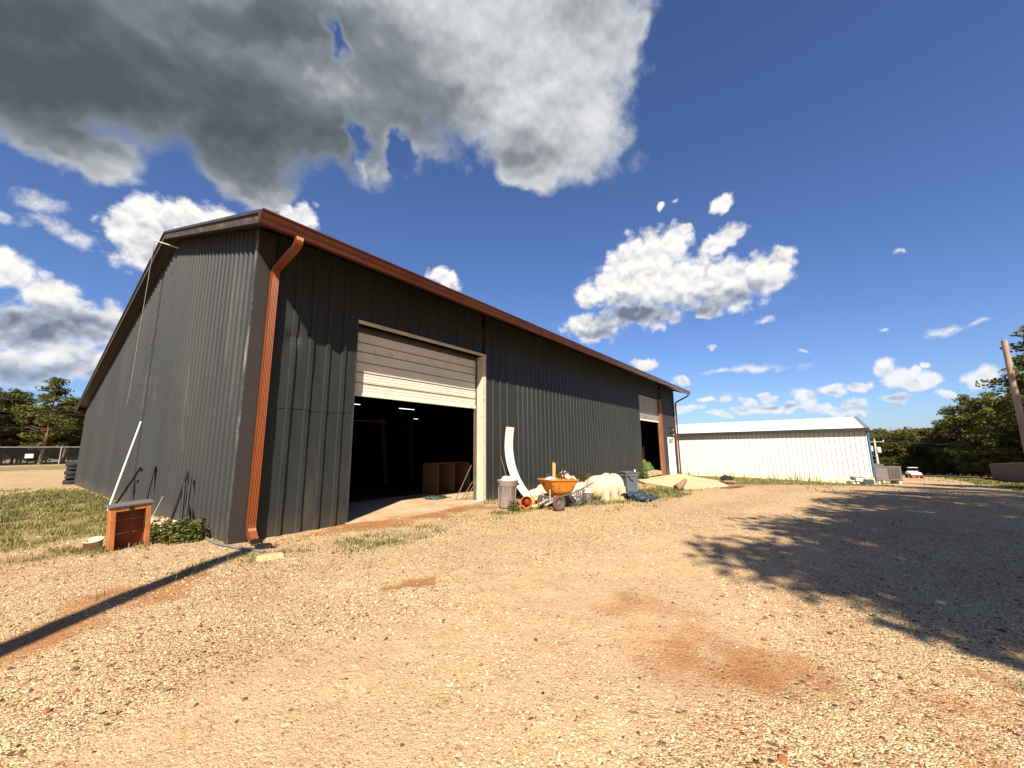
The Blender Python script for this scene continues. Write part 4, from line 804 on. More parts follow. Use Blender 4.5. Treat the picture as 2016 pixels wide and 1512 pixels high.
# slate bin
slate = M('slate_plastic', (.085, .105, .118), .45, 0, .10, 5)
t = empty('garbage_bin', (11.45, -3.1, 0), 'square slate blue garbage bin standing in the weeds behind the blue tarp', 'bin')
mm = T(11.45, -3.1, 0, R(-38))
mb = MB(); a, b_ = .20, .245; vs = []
for z, s_ in ((.0, .20), (.04, .205), (.62, .245), (.64, .262), (.74, .268), (.77, .285), (.80, .285), (.80, .262), (.1, .19)):
    for (x, y) in rr(0, s_ * 1.0, s_ * 1.05, .06, 4): vs.append(mm @ Vector((x, y, z)))
n = 16; mb.add(vs, [(i * n + j, i * n + (j + 1) % n, (i + 1) * n + (j + 1) % n, (i + 1) * n + j) for i in range(8) for j in range(n)] + [tuple(range(n)), tuple(range(8 * n, 9 * n))]); mb.build('bin_body', slate, t)
for s_ in (-1, 1): MB().tube([mm @ Vector((s_ * .25, -.10, .70)), mm @ Vector((s_ * .32, -.10, .66)), mm @ Vector((s_ * .32, .10, .66)), mm @ Vector((s_ * .25, .10, .70))], .018, 6).build('handle', slate, t)
MB().tube([mm @ Vector((-.2, -.275, .72)), mm @ Vector((-.12, -.30, .56)), mm @ Vector((.02, -.30, .50))], .014, 6).build('strap', blackst, t)
MB().box(.08, .13, -.27, -.24, .80, .88, m=mm).build('white_tag', pvc, t)
# blue tarp
tarp = M('blue_tarp', (.026, .040, .050), .5, 0, .5, 6, .4, 16, dirt=(.06, .14, .22), dirt_amt=.3, dirt_scale=5)
fold((9.45, -3.62, .16), (11.1, -3.3, .12), (10.7, -4.35, .03), (9.55, -4.45, .05), 46, 40, .10, 44, tarp, 'blue_tarp', 'crumpled blue tarp lying on the ground right of the cream tank', 'tarp', 3.4, .015)
# door 2 ramp and what lies on it
mb = MB()
rp = [(21.3, .11), (29.3, .11), (28.6, -1.4), (24.5, -3.6), (17.6, -5.3), (15.2, -4.9), (13.9, -4.2), (15.6, -2.2), (18.5, -.8)]
vs = []; nn = len(rp)
for (x, y) in rp: vs.append((x, y, G0(x, y) - .12))
for (x, y) in rp: vs.append((x, y, max(G0(x, y) + .045, -.33 if y > .1 else -9) if y > .1 else G0(x, y) + (.05 if y < -3 else .10)))
cx_, cy_ = 21.0, -1.6; vs.append((cx_, cy_, G0(cx_, cy_) + .17))
mb.add(vs, [(i, (i + 1) % nn, nn + (i + 1) % nn, nn + i) for i in range(nn)] + [(nn + i, nn + (i + 1) % nn, 2 * nn) for i in range(nn)])
tag(mb.build('concrete_ramp', yconc, None, loc=(21, -1.6, -.25)), 'sandy yellow concrete apron sloping out from the far roll-up door', 'ramp', kind='structure')
bark = M('bleached_log', (.22, .13, .075), .9, 0, .45, 9, .5, 30)
mb = MB(); mb.tube([(13.4, -4.2, .10), (13.62, -4.33, .20), (13.85, -4.46, .40)], [.13, .12, .07], 12)
tag(mb.build('wood_stump', bark, None, loc=(13.6, -4.3, .02)), 'broken bleached log stump on the sandy concrete apron', 'log')
mb = MB(); mb.beam((15.3, -5.5, .02), (17.4, -5.9, -.04), .22, .035); tag(mb.build('loose_board', M('brown_board', (.17, .08, .05), .8, 0, .2, 7), None, loc=(16, -5.6, 0)), 'brown board lying flat on the gravel at the edge of the apron', 'board')
mb = MB(); mb.beam((20.2, -5.0, -.10), (23.2, -4.3, -.22), .55, .04); tag(mb.build('flat_pallet', M('pinkish_board', (.30, .17, .13), .8, 0, .2, 7), None, loc=(22, -4.6, -.15)), 'pinkish board lying at the far corner of the apron', 'board')
lump('dark_sack', 22.0, -4.55, -.07, .42, .3, .16, M('black_sack', (.02, .015, .015), .6), 33, .4, 'small black sack lying on the pinkish board', 'sack')
# wall lamps by the side door
for i, z in enumerate((3.1, 2.72)):
    t = empty('wall_lamp', (28.1, -.1, z), ['upper black wall lamp above the white side door', 'lower black wall lamp above the white side door'][i], 'lamp', 'wall lamps by the side door')
    MB().box(28.02, 28.18, -.06, -.036, z - .08, z + .08).build('base_plate', blackst, t); MB().tube([(28.1, -.06, z), (28.1, -.16, z + .02), (28.1, -.22, z - .10)], [.03, .05, .09], 12).build('shade', blackst, t); MB().lathe([(0, 0), (.05, .02), (.055, .05), (0, .09)], 10, Matrix.Translation((28.1, -.22, z - .16))).build('bulb', whitepaint, t)
# green tarp and board inside the far door
fold((24.3, .85, .10), (27.4, .95, .10), (27.5, 1.7, .62), (25.0, 1.6, .70), 24, 24, .22, 55, M('green_tarp', (.085, .16, .04), .5, 0, .3, 5), 'green_tarp', 'bright green tarp bundled just inside the far roll-up door', 'tarp', 2, -.2)
mb = MB(); mb.prism([(25.3, .05), (27.6, .05), (27.6, 1.75), (27.3, 1.75)], 'y', 1.85, 1.89); tag(mb.build('plywood_sheet', M('orange_plywood', (.42, .22, .07), .7), None, loc=(26.5, 1.87, 0)), 'orange plywood sheet standing behind the green tarp in the far doorway', 'board')

# worn tyres behind the left end of the barn
for i, z in enumerate((.13, .38, .62, .86, 1.08)):
    t = bpy.data.objects.new('x', None) if False else None
    mm = T(-.12 + .06 * (i % 2) - .04 * i * .0, 24.15 + .05 * (i % 2), z, 0, R(6 * (-1) ** i), R(4 * (i % 3 - 1)))
    o = MB().lathe([(.17, -.10), (.27, -.12), (.31, -.09), (.33, -.03), (.33, .03), (.31, .09), (.27, .12), (.17, .10), (.17, -.10)], 24, mm).build('old_tyre', M('tyre_black%d' % i, (.018, .018, .018), .85), None, loc=(-.12, 24.15, z))
    tag(o, ['lowest', 'second lowest', 'middle', 'second highest', 'topmost'][i] + ' worn black tyre in the stack at the back corner of the barn', 'tyre', 'tyres stacked at the back corner')

# ------------------------------------------------------------------ white building
WX, WY0, WY1, WZ0, WZ1 = 35.06, -11.62, 10.0, -1.35, 2.86
whites = M('white_siding', (.62, .61, .565), .5, 0, .03, 1.0, dirt=(.62, .58, .50), dirt_amt=.12, dirt_scale=1.2, stretch=(1, 1, .3))
wroof = M('white_roof', (.80, .80, .78), .4, 0, .03, 2); dkg = M('dark_gutter', (.018, .017, .016), .7); blk = M('block_base', (.66, .60, .44), .85, 0, .08, 3, .2, 20, dirt=(.35, .32, .26), dirt_amt=.15, dirt_scale=1.5)
wbd = empty('white_building', (WX, -1, -1), 'long low white ribbed metal building with a dark eave gutter beyond the barn', 'building')
mb = MB(); sheet(mb, profile(WY0, WY1, .29, .06, .03, .03, .1), 'y', lambda s: -.55, lambda s: WZ1)
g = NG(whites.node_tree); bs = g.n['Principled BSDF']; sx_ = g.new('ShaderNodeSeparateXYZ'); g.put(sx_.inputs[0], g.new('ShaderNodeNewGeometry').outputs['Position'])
ph = g.math('FRACT', g.math('MULTIPLY', g.math('SUBTRACT', sx_.outputs[1], .07), 3.448)); rib_shade = g.math('LESS_THAN', ph, .17)  # dark stripes paint the shadow lines of the wall ribs into the colour
g.put(bs.inputs['Base Color'], g.mix(g.math('MULTIPLY', rib_shade, .55), bs.inputs['Base Color'].links[0].from_socket, (.13, .125, .11)))
for i, v in enumerate(mb.v): mb.v[i] = (v[0] + WX, v[1], v[2])
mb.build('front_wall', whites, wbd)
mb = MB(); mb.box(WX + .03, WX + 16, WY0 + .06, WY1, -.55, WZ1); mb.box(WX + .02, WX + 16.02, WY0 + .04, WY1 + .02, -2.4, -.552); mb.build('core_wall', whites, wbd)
mb = MB(); mb.box(WX - .05, WX + .019, WY0 - .02, WY1 + .1, -2.4, -.56); mb.build('block_plinth', blk, wbd)
mb = MB(); mb.box(WX + .0, WX + 16, WY0 + .0, WY0 + .039, -.5, WZ1 - .02); mb.build('side_wall', M('blue_siding', (.045, .12, .24), .5), wbd)
mb = MB(); mb.box(WX - .06, WX + .10, WY0 - .10, WY0 - .0, -.5, WZ1 - .06); mb.build('corner_board', M('blue_trim', (.04, .11, .23), .5), wbd)
rdg = WX + 8.0; rz1 = WZ1 + 1.30
mb = MB(); mb.prism([(WX - .25, WZ1 + .05), (rdg, rz1), (WX + 16.2, WZ1 + .05), (WX + 16.2, WZ1 - .0), (rdg, rz1 - .06), (WX - .25, WZ1 + .0)], 'y', WY0 + .15, WY1 + .3)
k = WY0 + .16
while k < WY1 + .2:
    mb.prism([(WX - .26, WZ1 + .05), (rdg, rz1), (rdg, rz1 + .035), (WX - .26, WZ1 + .085)], 'y', k, k + .05); k += .8
mb.build('roof', wroof, wbd)
mb = MB(); mb.prism([(WX - .27, WZ1 + .06), (rdg, rz1 + .015), (WX + 16.2, WZ1 + .06), (WX + 16.2, WZ1 - .12), (rdg, rz1 - .17), (WX - .27, WZ1 - .12)], 'y', WY0 - .15, WY0 + .149); mb.build('rake_trim', M('grey_rake', (.16, .16, .16), .5), wbd)
mb = MB(); mb.box(WX - .36, WX - .252, WY0 - .15, WY1 + .3, WZ1 - .20, WZ1 + .05); mb.build('gutter', dkg, wbd)
# gas meter
t = empty('gas_meter', (34.9, -11.3, -1.0), 'grey green gas meter with pipes at the near corner of the white building', 'meter')
mg_ = M('meter_grey', (.045, .065, .06), .5); z0 = -1.08
mb = MB(); mb.box(34.5, 34.85, -11.55, -11.0, z0 + .06, z0 + .40); mb.build('meter_body', mg_, t, bevel=.03)
mb = MB(); mb.tube([(34.7, -10.6, z0 - .05), (34.7, -10.6, z0 + .50), (34.7, -10.85, z0 + .52), (34.7, -11.1, z0 + .50), (34.7, -11.12, z0 + .34)], .03, 8); mb.build('inlet_pipe', mg_, t)
mb = MB(); mb.tube([(34.7, -11.38, z0 + .34), (34.7, -11.4, z0 + .48), (34.7, -11.9, z0 + .52), (34.7, -12.0, z0 - .2)], .025, 8); mb.build('outlet_pipe', mg_, t)
MB().lathe([(0, -.05), (.13, -.04), (.15, 0), (.13, .04), (0, .06)], 16, Matrix.Translation((34.66, -10.45, z0 + .45)) @ Matrix.Rotation(PI / 2, 4, 'Y')).build('regulator', mg_, t)
# air conditioners
acm = M('ac_beige', (.13, .112, .10), .5, 0, .06, 4); acd = M('ac_grille', (.055, .045, .04), .6)
def ac(x, y, z, w_, d_, h_, rz, label):
    t = empty('air_conditioner', (x, y, z), label, 'air conditioner', 'air conditioners beside the white building'); m_ = T(x, y, z, rz)
    MB().box(-w_ / 2, w_ / 2, 0, d_, .05, h_ - .05, m=m_).build('cabinet', acm, t)
    MB().box(-w_ / 2 - .03, w_ / 2 + .03, -.03, d_ + .03, 0, .05, m=m_).build('base_tray', acd, t); MB().box(-w_ / 2 - .03, w_ / 2 + .03, -.03, d_ + .03, h_ - .05, h_, m=m_).build('top_cover', acm, t)
    for k in range(4): MB().box(w_ * (-.02 + .12 * k), w_ * (.08 + .12 * k), -.012, -.001, .12, h_ - .12, m=m_).build('vent_grille', acd, t)
    for k in (-1, 1): MB().box(k * w_ * .4 - .05, k * w_ * .4 + .05, .02, d_ - .02, -1.0, -.001, m=m_).build('support', blk, t)
ac(38.5, -12.75, -.98, 1.75, .9, 1.05, R(-60), 'large beige air conditioner with dark louvres, nearest at the white building corner')
ac(41.4, -12.35, -.95, 1.1, .8, 1.10, R(-60), 'smaller air conditioner half hidden behind the nearer one')
# far utility pole with transformer
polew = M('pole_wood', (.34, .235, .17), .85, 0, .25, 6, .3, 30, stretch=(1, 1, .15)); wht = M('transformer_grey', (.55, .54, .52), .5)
gzp = G0(80, -15.8)
t = empty('utility_pole', (79.8, -15.8, gzp), 'distant utility pole with crossarm and pale transformers beyond the white building', 'utility pole', 'utility poles')
MB().tube([(79.8, -15.8, gzp), (79.8, -15.8, 2.5)], [.17, .12], 10).build('pole', M('pale_pole', (.42, .38, .33), .8), t)
MB().box(79.7, 79.8, -16.9, -14.7, 2.15, 2.27).build('crossarm', polew, t)
for y in (-15.25, -16.15): MB().lathe([(0, 0), (.24, 0), (.26, .05), (.26, .75), (.22, .82), (0, .85)], 14, Matrix.Translation((79.7, y, .55 if y < -16 else .75))).build('transformer', wht, t)
for y in (-16.8, -15.8, -14.8): MB().lathe([(0, 0), (.06, 0), (.07, .1), (.04, .2), (0, .22)], 8, Matrix.Translation((79.75, y, 2.27 if y != -15.8 else 2.5))).build('insulator', wht, t)
# overhead wires
wm = M('wire_grey', (.05, .05, .05), .6)
def wire(a, b_, sag, label, grp, r_=.02):
    a = Vector(a); b_ = Vector(b_); pts = [a.lerp(b_, i / 24) - Vector((0, 0, sag * 4 * (i / 24) * (1 - i / 24))) for i in range(25)]
    tag(MB().tube(pts, r_, 5).build('overhead_wire', wm, None, loc=tuple(a)), label, 'wire', grp)
for k, y in enumerate((-16.8, -14.8)): wire((79.75, y, 2.5), (118, y - 26, 3.0), 1.0, ['upper right overhead wire running from the distant utility pole', 'second overhead wire running from the distant utility pole'][k], 'wires from the distant pole', .022)
# near utility pole at the right edge
gzp = G0(36, -18.8)
t = empty('utility_pole', (35.0, -18.68, gzp), 'bare wooden utility pole at the right edge in front of the trees', 'utility pole', 'utility poles')
MB().tube([(35.75, -18.86, gzp - .2), (35.3, -18.77, 2.5), (34.3, -18.53, 7.95)], [.17, .16, .135], 14).build('pole', polew, t)
MB().lathe([(0, 0), (.135, 0), (.12, .02), (0, .025)], 12, Matrix.Translation((34.3, -18.53, 7.95))).build('pole_top', M('pale_cut', (.5, .4, .3), .8), t)
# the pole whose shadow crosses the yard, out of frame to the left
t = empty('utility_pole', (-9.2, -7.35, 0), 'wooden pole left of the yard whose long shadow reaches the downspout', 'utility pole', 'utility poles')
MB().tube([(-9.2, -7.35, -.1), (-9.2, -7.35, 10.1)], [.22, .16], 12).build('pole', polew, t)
# board fence on the right
fw = M('fence_wood', (.15, .095, .060), .9, 0, .3, 3, .2, 20)
t = empty('board_fence', (65, -25, -2), 'tall weathered brown board fence in front of the trees at the right edge', 'fence')
A_ = Vector((73.8, -25.66)); B_ = Vector((52.0, -23.4)); L_ = (B_ - A_).length; d_ = (B_ - A_).normalized(); rnd = random.Random(6)
mb = MB(); k = 0
while k < L_:
    c_ = A_ + d_ * (k + .07); z = G0(c_.x, c_.y); m_ = T(c_.x, c_.y, z, math.atan2(d_.y, d_.x)); hgt = 1.88 + rnd.uniform(-.04, .04)
    mb.box(-.068, .068, -.01 + rnd.uniform(-.006, .006), .01, -.1, hgt, m=m_); k += .142
mb.build('boards', fw, t)
for q in range(0, int(L_), 3):
    c_ = A_ + d_ * q + Vector((d_.y, -d_.x)) * -.08; z = G0(c_.x, c_.y); MB().box(c_.x - .05, c_.x + .05, c_.y - .05, c_.y + .05, z - .1, z + 1.86).build('post', fw, t)
for hz in (.35, 1.5): a = A_; MB().beam((A_.x, A_.y + .05, G0(A_.x, 0) + hz), (B_.x, B_.y + .05, G0(B_.x, 0) + hz), .04, .09).build('rail', fw, t)
# utility vehicle
ux, uy = 67.8, -17.9; uz = G0(ux, uy); m_ = T(ux, uy, uz, R(100))
t = empty('utility_vehicle', (ux, uy, uz), 'small white and red off road buggy parked past the white building', 'buggy')
mb = MB(); mb.prism([(-.95, .55), (-.9, .95), (-.2, 1.05), (.05, .85), (.55, .92), (1.1, .80), (1.15, .55)], 'x', -.62, .62); mb.v = [tuple(m_ @ Vector(v)) for v in mb.v]; mb.build('body', M('buggy_white', (.78, .78, .78), .3), t, bevel=.05)
MB().box(-.66, .66, -1.0, 1.1, .32, .549, m=m_).build('chassis', M('buggy_red', (.30, .015, .015), .4), t)
MB().box(-.55, .55, -.35, .25, 1.56, 1.62, m=m_).build('roof_panel', M('buggy_white2', (.7, .7, .7), .4), t)
for sx in (-.52, .52):
    for sy in (-.33, .23): MB().box(sx - .025, sx + .025, sy - .025, sy + .025, .9, 1.56, m=m_).build('roof_post', blackst, t)
    for sy in (-.72, .78): MB().lathe([(.0, -.12), (.2, -.13), (.30, -.1), (.31, .1), (.2, .13), (0, .12)], 18, m_ @ Matrix.Translation((sx * 1.15, sy, .31)) @ Matrix.Rotation(PI / 2, 4, 'Y')).build('wheel', blackst, t)
    MB().box(sx * .8 - .09, sx * .8 + .09, 1.10, 1.13, .68, .78, m=m_).build('headlight', whitepaint, t)
MB().box(-.45, .45, -.45, -.3, .9, 1.25, m=m_).build('seat', blackst, t); t.scale = (.82, .82, .82)
# chain link fence far left with sign
galv = M('galvanised', (.40, .38, .35), .5, .3); FY = 92.0
def chain(x0, x1, y, h_, label, step_, grp, mesh_=True, tall=False):
    t = empty('chain_link_fence', ((x0 + x1) / 2, y, 0), label, 'fence', grp); k = x0; z = -.05
    while k <= x1: MB().tube([(k, y, z - .1), (k, y, z + h_)], .05 if not tall else .06, 6).build('post', galv, t); k += step_
    MB().tube([(x0, y, z + h_), (x1, y, z + h_)], .055, 6).build('top_rail', galv, t)
    if mesh_:
        mb = MB(); k = x0; 
        while k < x1:
            mb.add([(k, y, z), (k + .02, y, z), (k + h_ + .02, y, z + h_), (k + h_, y, z + h_)], [(0, 1, 2, 3)]); mb.add([(k + h_, y + .01, z), (k + h_ + .02, y + .01, z), (k + .02, y + .01, z + h_), (k, y + .01, z + h_)], [(0, 1, 2, 3)]); k += .32
        mb.build('mesh', M('mesh_wire', (.10, .10, .10), .6, .3), t)
chain(-8, 34, 100, 1.75, 'low galvanised chain link fence across the lawn behind the barn', 3.05, 'chain link fences', True)
chain(-9.3, 30, 84.0, 2.75, 'taller chain link backstop of widely spaced posts behind the low fence', 6.2, 'chain link fences', True, True)
mb = MB(); mb.box(-.35, .45, 83.70, 83.73, 1.10, 1.70); tag(mb.build('white_sign', whitepaint, None, loc=(.05, 83.7, 1.4)), 'small blank white sign on the low chain link fence', 'sign')
for k, z in enumerate((10.2, 8.4, 6.2)): wire((-60, 83, z + .4), (60, 83, z), .9, ['highest', 'middle', 'lowest'][k] + ' overhead wire in front of the pines at far left', 'wires before the left pines', .022)

# ------------------------------------------------------------------ trees
leaf_mat = tint_mat('foliage', 0.7, 1.0, 0.22)
trunk_mat = M('pine_bark', (.15, .085, .055), .9, 0, .35, 5, .4, 20, stretch=(1, 1, .25))
def quads(cen, size, cols, r, flat=1.0, droop=0.0):
    """random oriented leaf quads round given centres"""
    n = len(cen); a = r.normal(size=(n, 3)); a[:, 2] *= flat; a /= np.linalg.norm(a, axis=1)[:, None]
    b_ = r.normal(size=(n, 3)); b_ -= (b_ * a).sum(1)[:, None] * a; b_ /= np.linalg.norm(b_, axis=1)[:, None]
    u = a * size[:, None]; v = b_ * size[:, None] * 0.45
    V = np.stack([cen - u, cen - v * 1.0 + u * .1, cen + u, cen + v], 1).reshape(-1, 3); F = np.arange(4 * n).reshape(n, 4)
    cc = np.repeat(np.concatenate([cols, np.ones((n, 1))], 1), 4, axis=0); return V, F, cc
def make_tree(name, h, seed, kind='pine', nclump=95, nleaf=46, leaf=.20, label='', cat='tree', group=None, low=.15):
    r = np.random.default_rng(seed); t = empty(name, (0, 0, 0), label, cat, group)
    tb = MB(); bend = r.normal(size=2) * h * .02; P = lambda z: Vector((bend[0] * math.sin(z / h * 2.5), bend[1] * math.sin(z / h * 3.1), z))
    R0 = h * .011 + .03
    tb.tube([P(h * k / 10) for k in range(11)], [R0 * (1.15 - k / 10) + .012 for k in range(11)], 8)
    cens = []; rad = []
    if kind == 'pine':
        z0 = low * h; nb = int(nclump * .42)
        for k in range(nb):
            f = (k + r.random()) / nb; z = z0 + (h * .98 - z0) * f; L = h * .27 * (math.sin(PI * min(1, (f * .80 + .22))) ** .8) * r.uniform(.55, 1.15); a = r.uniform(0, 2 * PI)
            rise = L * r.uniform(-.05, .45); p0 = P(z); p1 = p0 + Vector((math.cos(a) * L, math.sin(a) * L, rise)); pm = p0.lerp(p1, .5) + Vector((0, 0, -L * .06))
            tb.tube([p0, pm, p1], [R0 * .35 * (1.1 - f * .7), R0 * .22 * (1.1 - f * .7), .012], 5, cap=False)
            for q in (1.0, .72, .45) if L > h * .10 else (1.0,):
                if q < 1 and r.random() < .25: continue
                c = p0.lerp(p1, q) + Vector((r.normal() * .3, r.normal() * .3, r.uniform(0, .35))) * (h / 13); cens.append(c); rad.append((h / 13) * r.uniform(.55, 1.05) * (1.15 if q == 1 else .9))
        cens.append(P(h)); rad.append(.5 * h / 13)
    else:
        for k in range(nclump):
            d = r.normal(size=3); d /= np.linalg.norm(d); q = r.random() ** .42; zc = .55 * h; top = 1 + .18 * math.sin(d[0] * 4 + seed) * math.cos(d[1] * 5)
            c = Vector((d[0] * q * h * .34 * top, d[1] * q * h * .34 * top, zc + d[2] * q * h * .44 * top)); 
            if c.z < .06 * h: c.z = .06 * h + r.random() * .1 * h
            cens.append(c); rad.append(h / 13 * r.uniform(.7, 1.35))
            if k % 5 == 0: tb.tube([P(max(.15 * h, c.z - h * .2)), c], [R0 * .4, .02], 5, cap=False)
    C_, S_, K_ = [], [], []
    base = np.array((.088, .092, .020)) if kind == 'pine' else np.array((.078, .082, .018))
    for c, q in zip(cens, rad):
        n = int(nleaf * (q / (h / 13)) ** 1.5) + 6; d = r.normal(size=(n, 3)); d /= np.linalg.norm(d, axis=1)[:, None]; d *= (r.random(n) ** .4)[:, None]; d[:, 2] *= .48 if kind == 'pine' else .75
        C_.append(np.array(c)[None] + d * q); S_.append(leaf * r.uniform(.6, 1.3, n)); tone = r.uniform(.62, 1.45)
        col = base * tone * (1 + np.array((.22, .0, -.1)) * r.normal() * .6); K_.append(col[None] * r.uniform(.7, 1.3, (n, 1)))
    V, F, cc = quads(np.concatenate(C_), np.concatenate(S_), np.clip(np.concatenate(K_), .004, .5), r, .7)
    npmesh('crown', V, F, leaf_mat, t, attrs={'tint': ('FLOAT_COLOR', cc)}); tb.build('trunk', trunk_mat, t)
    return t
def place(proto, x, y, s, rz, label, group, first=[None], z=None, sx=1.0):
    if proto.get('_used'): t = copy_tree(proto)
    else: t = proto; proto['_used'] = 1
    t.location = (x, y, G0(x, y) if z is None else z); t.scale = (s * sx, s * sx, s); t.rotation_euler = (0, 0, rz); t['label'] = label
    if group: t['group'] = group
    return t
PV = [make_tree('pine_tree', 13.0, 40 + i, 'pine', 150, 60, .21, 'pine') for i in range(3)]
BV = [make_tree('forest_tree', 11.0, 60 + i, 'broad', 130, 62, .22, 'tree') for i in range(3)]
rt = random.Random(12)
# left pines behind the fences
lp = [(1.4, 90, 14.0, 'tall rounded pine with gaps of sky, the highest behind the left fence'), (-4.2, 95, 12.2, 'pine just left of the tallest one behind the left fence'), (-10.5, 92, 12.0, 'pine at the very left edge behind the fence'),
      (7.0, 94, 12.6, 'pine half hidden by the barn eave behind the left fence'), (-7.0, 101, 11.8, None), (-1.2, 103, 12.5, None), (4.6, 102, 12.0, None), (11.5, 96, 12.5, None), (16, 100, 13, None), (9.5, 107, 13, None), (-12, 108, 13, None), (-17, 98, 12, None), (-6.0, 90, 10.8, None), (-2.4, 97.5, 12.4, None), (4.2, 96.5, 11.5, None), (-9, 97, 12.2, None), (-13.5, 91, 11.8, None), (9.5, 99, 12.6, None)]
for i, (x, y, hh, lb) in enumerate(lp): place(PV[i % 3], x, y, hh / 13, rt.uniform(0, 6.28), lb or 'pine in the second row behind the left fence, crown merging with its neighbours', 'pines behind the left fence')
for i in range(15):
    x = -22 + i * 3.1 + rt.uniform(-.8, .8); place(BV[i % 3], x, 112 + rt.uniform(-3, 3), rt.uniform(.62, .85), rt.uniform(0, 6.28), 'dark leafy tree low in the back row behind the left pines', 'understory behind the left pines', sx=1.3)
for i in range(12):
    x = -18 + i * 3.3 + rt.uniform(-.9, .9); place(BV[(i + 1) % 3], x, 99 + rt.uniform(-3, 3), rt.uniform(.78, 1.0), rt.uniform(0, 6.28), 'leafy tree filling the middle of the left tree line', 'middle row of the left tree line', sx=1.1)
# right forest edge
def world_of(px_, depth):      # ground direction for a bearing, used only to lay out the tree line along an arc
    a = math.atan((px_ - 1008) / 768.4) + R(52.4387); return CAMP.x + math.sin(a) * depth / math.cos(a - R(52.4387)), CAMP.y + math.cos(a) * depth / math.cos(a - R(52.4387))
arc = []
for b_ in range(0, 23):
    f = b_ / 22; px0 = 1690 + 400 * f; dep = 92 - 30 * f; hh = 9.5 + 1.0 * math.sin(b_ * 1.7) + (3.8 * sst(np.float64(f), .42, .62)) - .9 * (f < .12)
    arc.append((px0, dep + rt.uniform(-2, 2), float(hh)))
for i, (p_, d_, hh) in enumerate(arc):
    x, y = world_of(p_, d_); place(BV[i % 3], x, y, hh / 11, rt.uniform(0, 6.28), 'dark green tree in the front row of the forest edge at right', 'front row of the right forest edge', sx=1.15)
for i in range(22):
    f = i / 21; x, y = world_of(1680 + 460 * f, 104 - 30 * f + rt.uniform(-3, 3)); place(BV[(i + 1) % 3], x, y, (10.8 + 4.0 * float(sst(np.float64(f), .42, .62)) + rt.uniform(-1, 1)) / 11, rt.uniform(0, 6.28), 'dark tree in the back row of the forest edge at right', 'back row of the right forest edge', sx=1.15)
for i, (p_, d_, hh, lb) in enumerate(((1902, 70, 14.2, 'broad crowned pine rising left of the bare utility pole'), (1955, 66, 14.0, 'dense pine directly behind the board fence'), (2065, 50, 20.0, 'tallest pine with long bare-tipped branches behind the utility pole'), (1862, 76, 11.2, 'thin pale crowned pine where the forest edge steps up'), (2110, 46, 17.0, 'pine at the far right edge behind the board fence'))):
    x, y = world_of(p_, d_); place(PV[(i + 1) % 3], x, y, hh / 13, [2.0, 4.0, 1.2, 5.5, 3.0][i], lb, 'pines above the right forest edge')
for i in range(14):
    f = i / 13; x, y = world_of(1905 + 190 * f, 56 - 8 * f + rt.uniform(-1.5, 1.5)); place(BV[i % 3], x, y, rt.uniform(.40, .62), rt.uniform(0, 6.28), 'low leafy tree just behind the board fence', 'low trees behind the board fence', sx=1.3)
# trees behind the viewer: their shadows fall over the right of the yard
SP = [make_tree('pine_tree', 14.0, 80 + i, 'pine', 135, 100, .17, 'pine', low=.42) for i in range(2)]
sh = [(-5.6, -18.2, 14.0), (0.5, -19.1, 14.0), (-1.3, -18.0, 12.0), (5.6, -20.8, 14), (11.3, -22.6, 13), (17.5, -23.5, 14.5), (25.5, -27, 15)]
for i, (x, y, hh) in enumerate(sh): place(SP[i % 2], x, y, hh / 14, i * 1.9 + 1.7, 'pine out of frame behind the viewer, shading the right side of the yard', 'pines behind the viewer', z=0.0)

for i in range(26):
    f = i / 25; x, y = world_of(1700 + 400 * f, 88 - 30 * f + rt.uniform(-1.5, 1.5)); place(BV[(i + 2) % 3], x, y, rt.uniform(.22, .36), rt.uniform(0, 6.28), 'low bush filling the foot of the right forest edge', 'undergrowth of the right forest edge', sx=1.9)
for i in range(16):
    x = -20 + i * 2.9 + rt.uniform(-.8, .8); place(BV[(i + 1) % 3], x, 104.5 + rt.uniform(-1, 1), rt.uniform(.24, .36), rt.uniform(0, 6.28), 'low dark bush at the foot of the left pines', 'undergrowth of the left pines', sx=1.9)
# ------------------------------------------------------------------ grass and weeds
gmat = tint_mat('grass_blades', 0.75, 1.0, 0.25)
def blades(name, px, py, hgt, wid, cols, label, cat, r, z=None, lean=.55):
    n = len(px); a = r.uniform(0, 2 * PI, n); d = np.stack([np.cos(a), np.sin(a), np.zeros(n)], -1); l = r.uniform(0, lean, n); a2 = r.uniform(0, 2 * PI, n)
    zz = gz(px, py) + nearf_at(px, py) if z is None else z; p = np.stack([px, py, zz - .005], -1); tip = np.stack([np.cos(a2) * l * hgt, np.sin(a2) * l * hgt, hgt * (1 - .3 * l)], -1); mid = tip * .55 + np.array((0, 0, .08)) * hgt[:, None]
    w_ = d * wid[:, None]; V = np.stack([p - w_, p + w_, p + mid + w_ * .7, p + mid - w_ * .7, p + tip], 1).reshape(-1, 3); o_ = (np.arange(n) * 5)[:, None]
    F = np.concatenate([np.concatenate([o_ + 0, o_ + 1, o_ + 2], 1), np.concatenate([o_ + 0, o_ + 2, o_ + 3], 1), np.concatenate([o_ + 3, o_ + 2, o_ + 4], 1)])
    cc = np.repeat(np.concatenate([cols, np.ones((n, 1))], 1), 5, axis=0); o = npmesh(name, V, F, gmat, attrs={'tint': ('FLOAT_COLOR', cc)}); return tag(o, label, cat, kind='stuff')
gr1 = np.array([(.085, .095, .018), (.12, .125, .025), (.17, .155, .035), (.24, .20, .08), (.36, .30, .14), (.045, .065, .014)]); gp1 = [.27, .25, .18, .12, .06, .12]
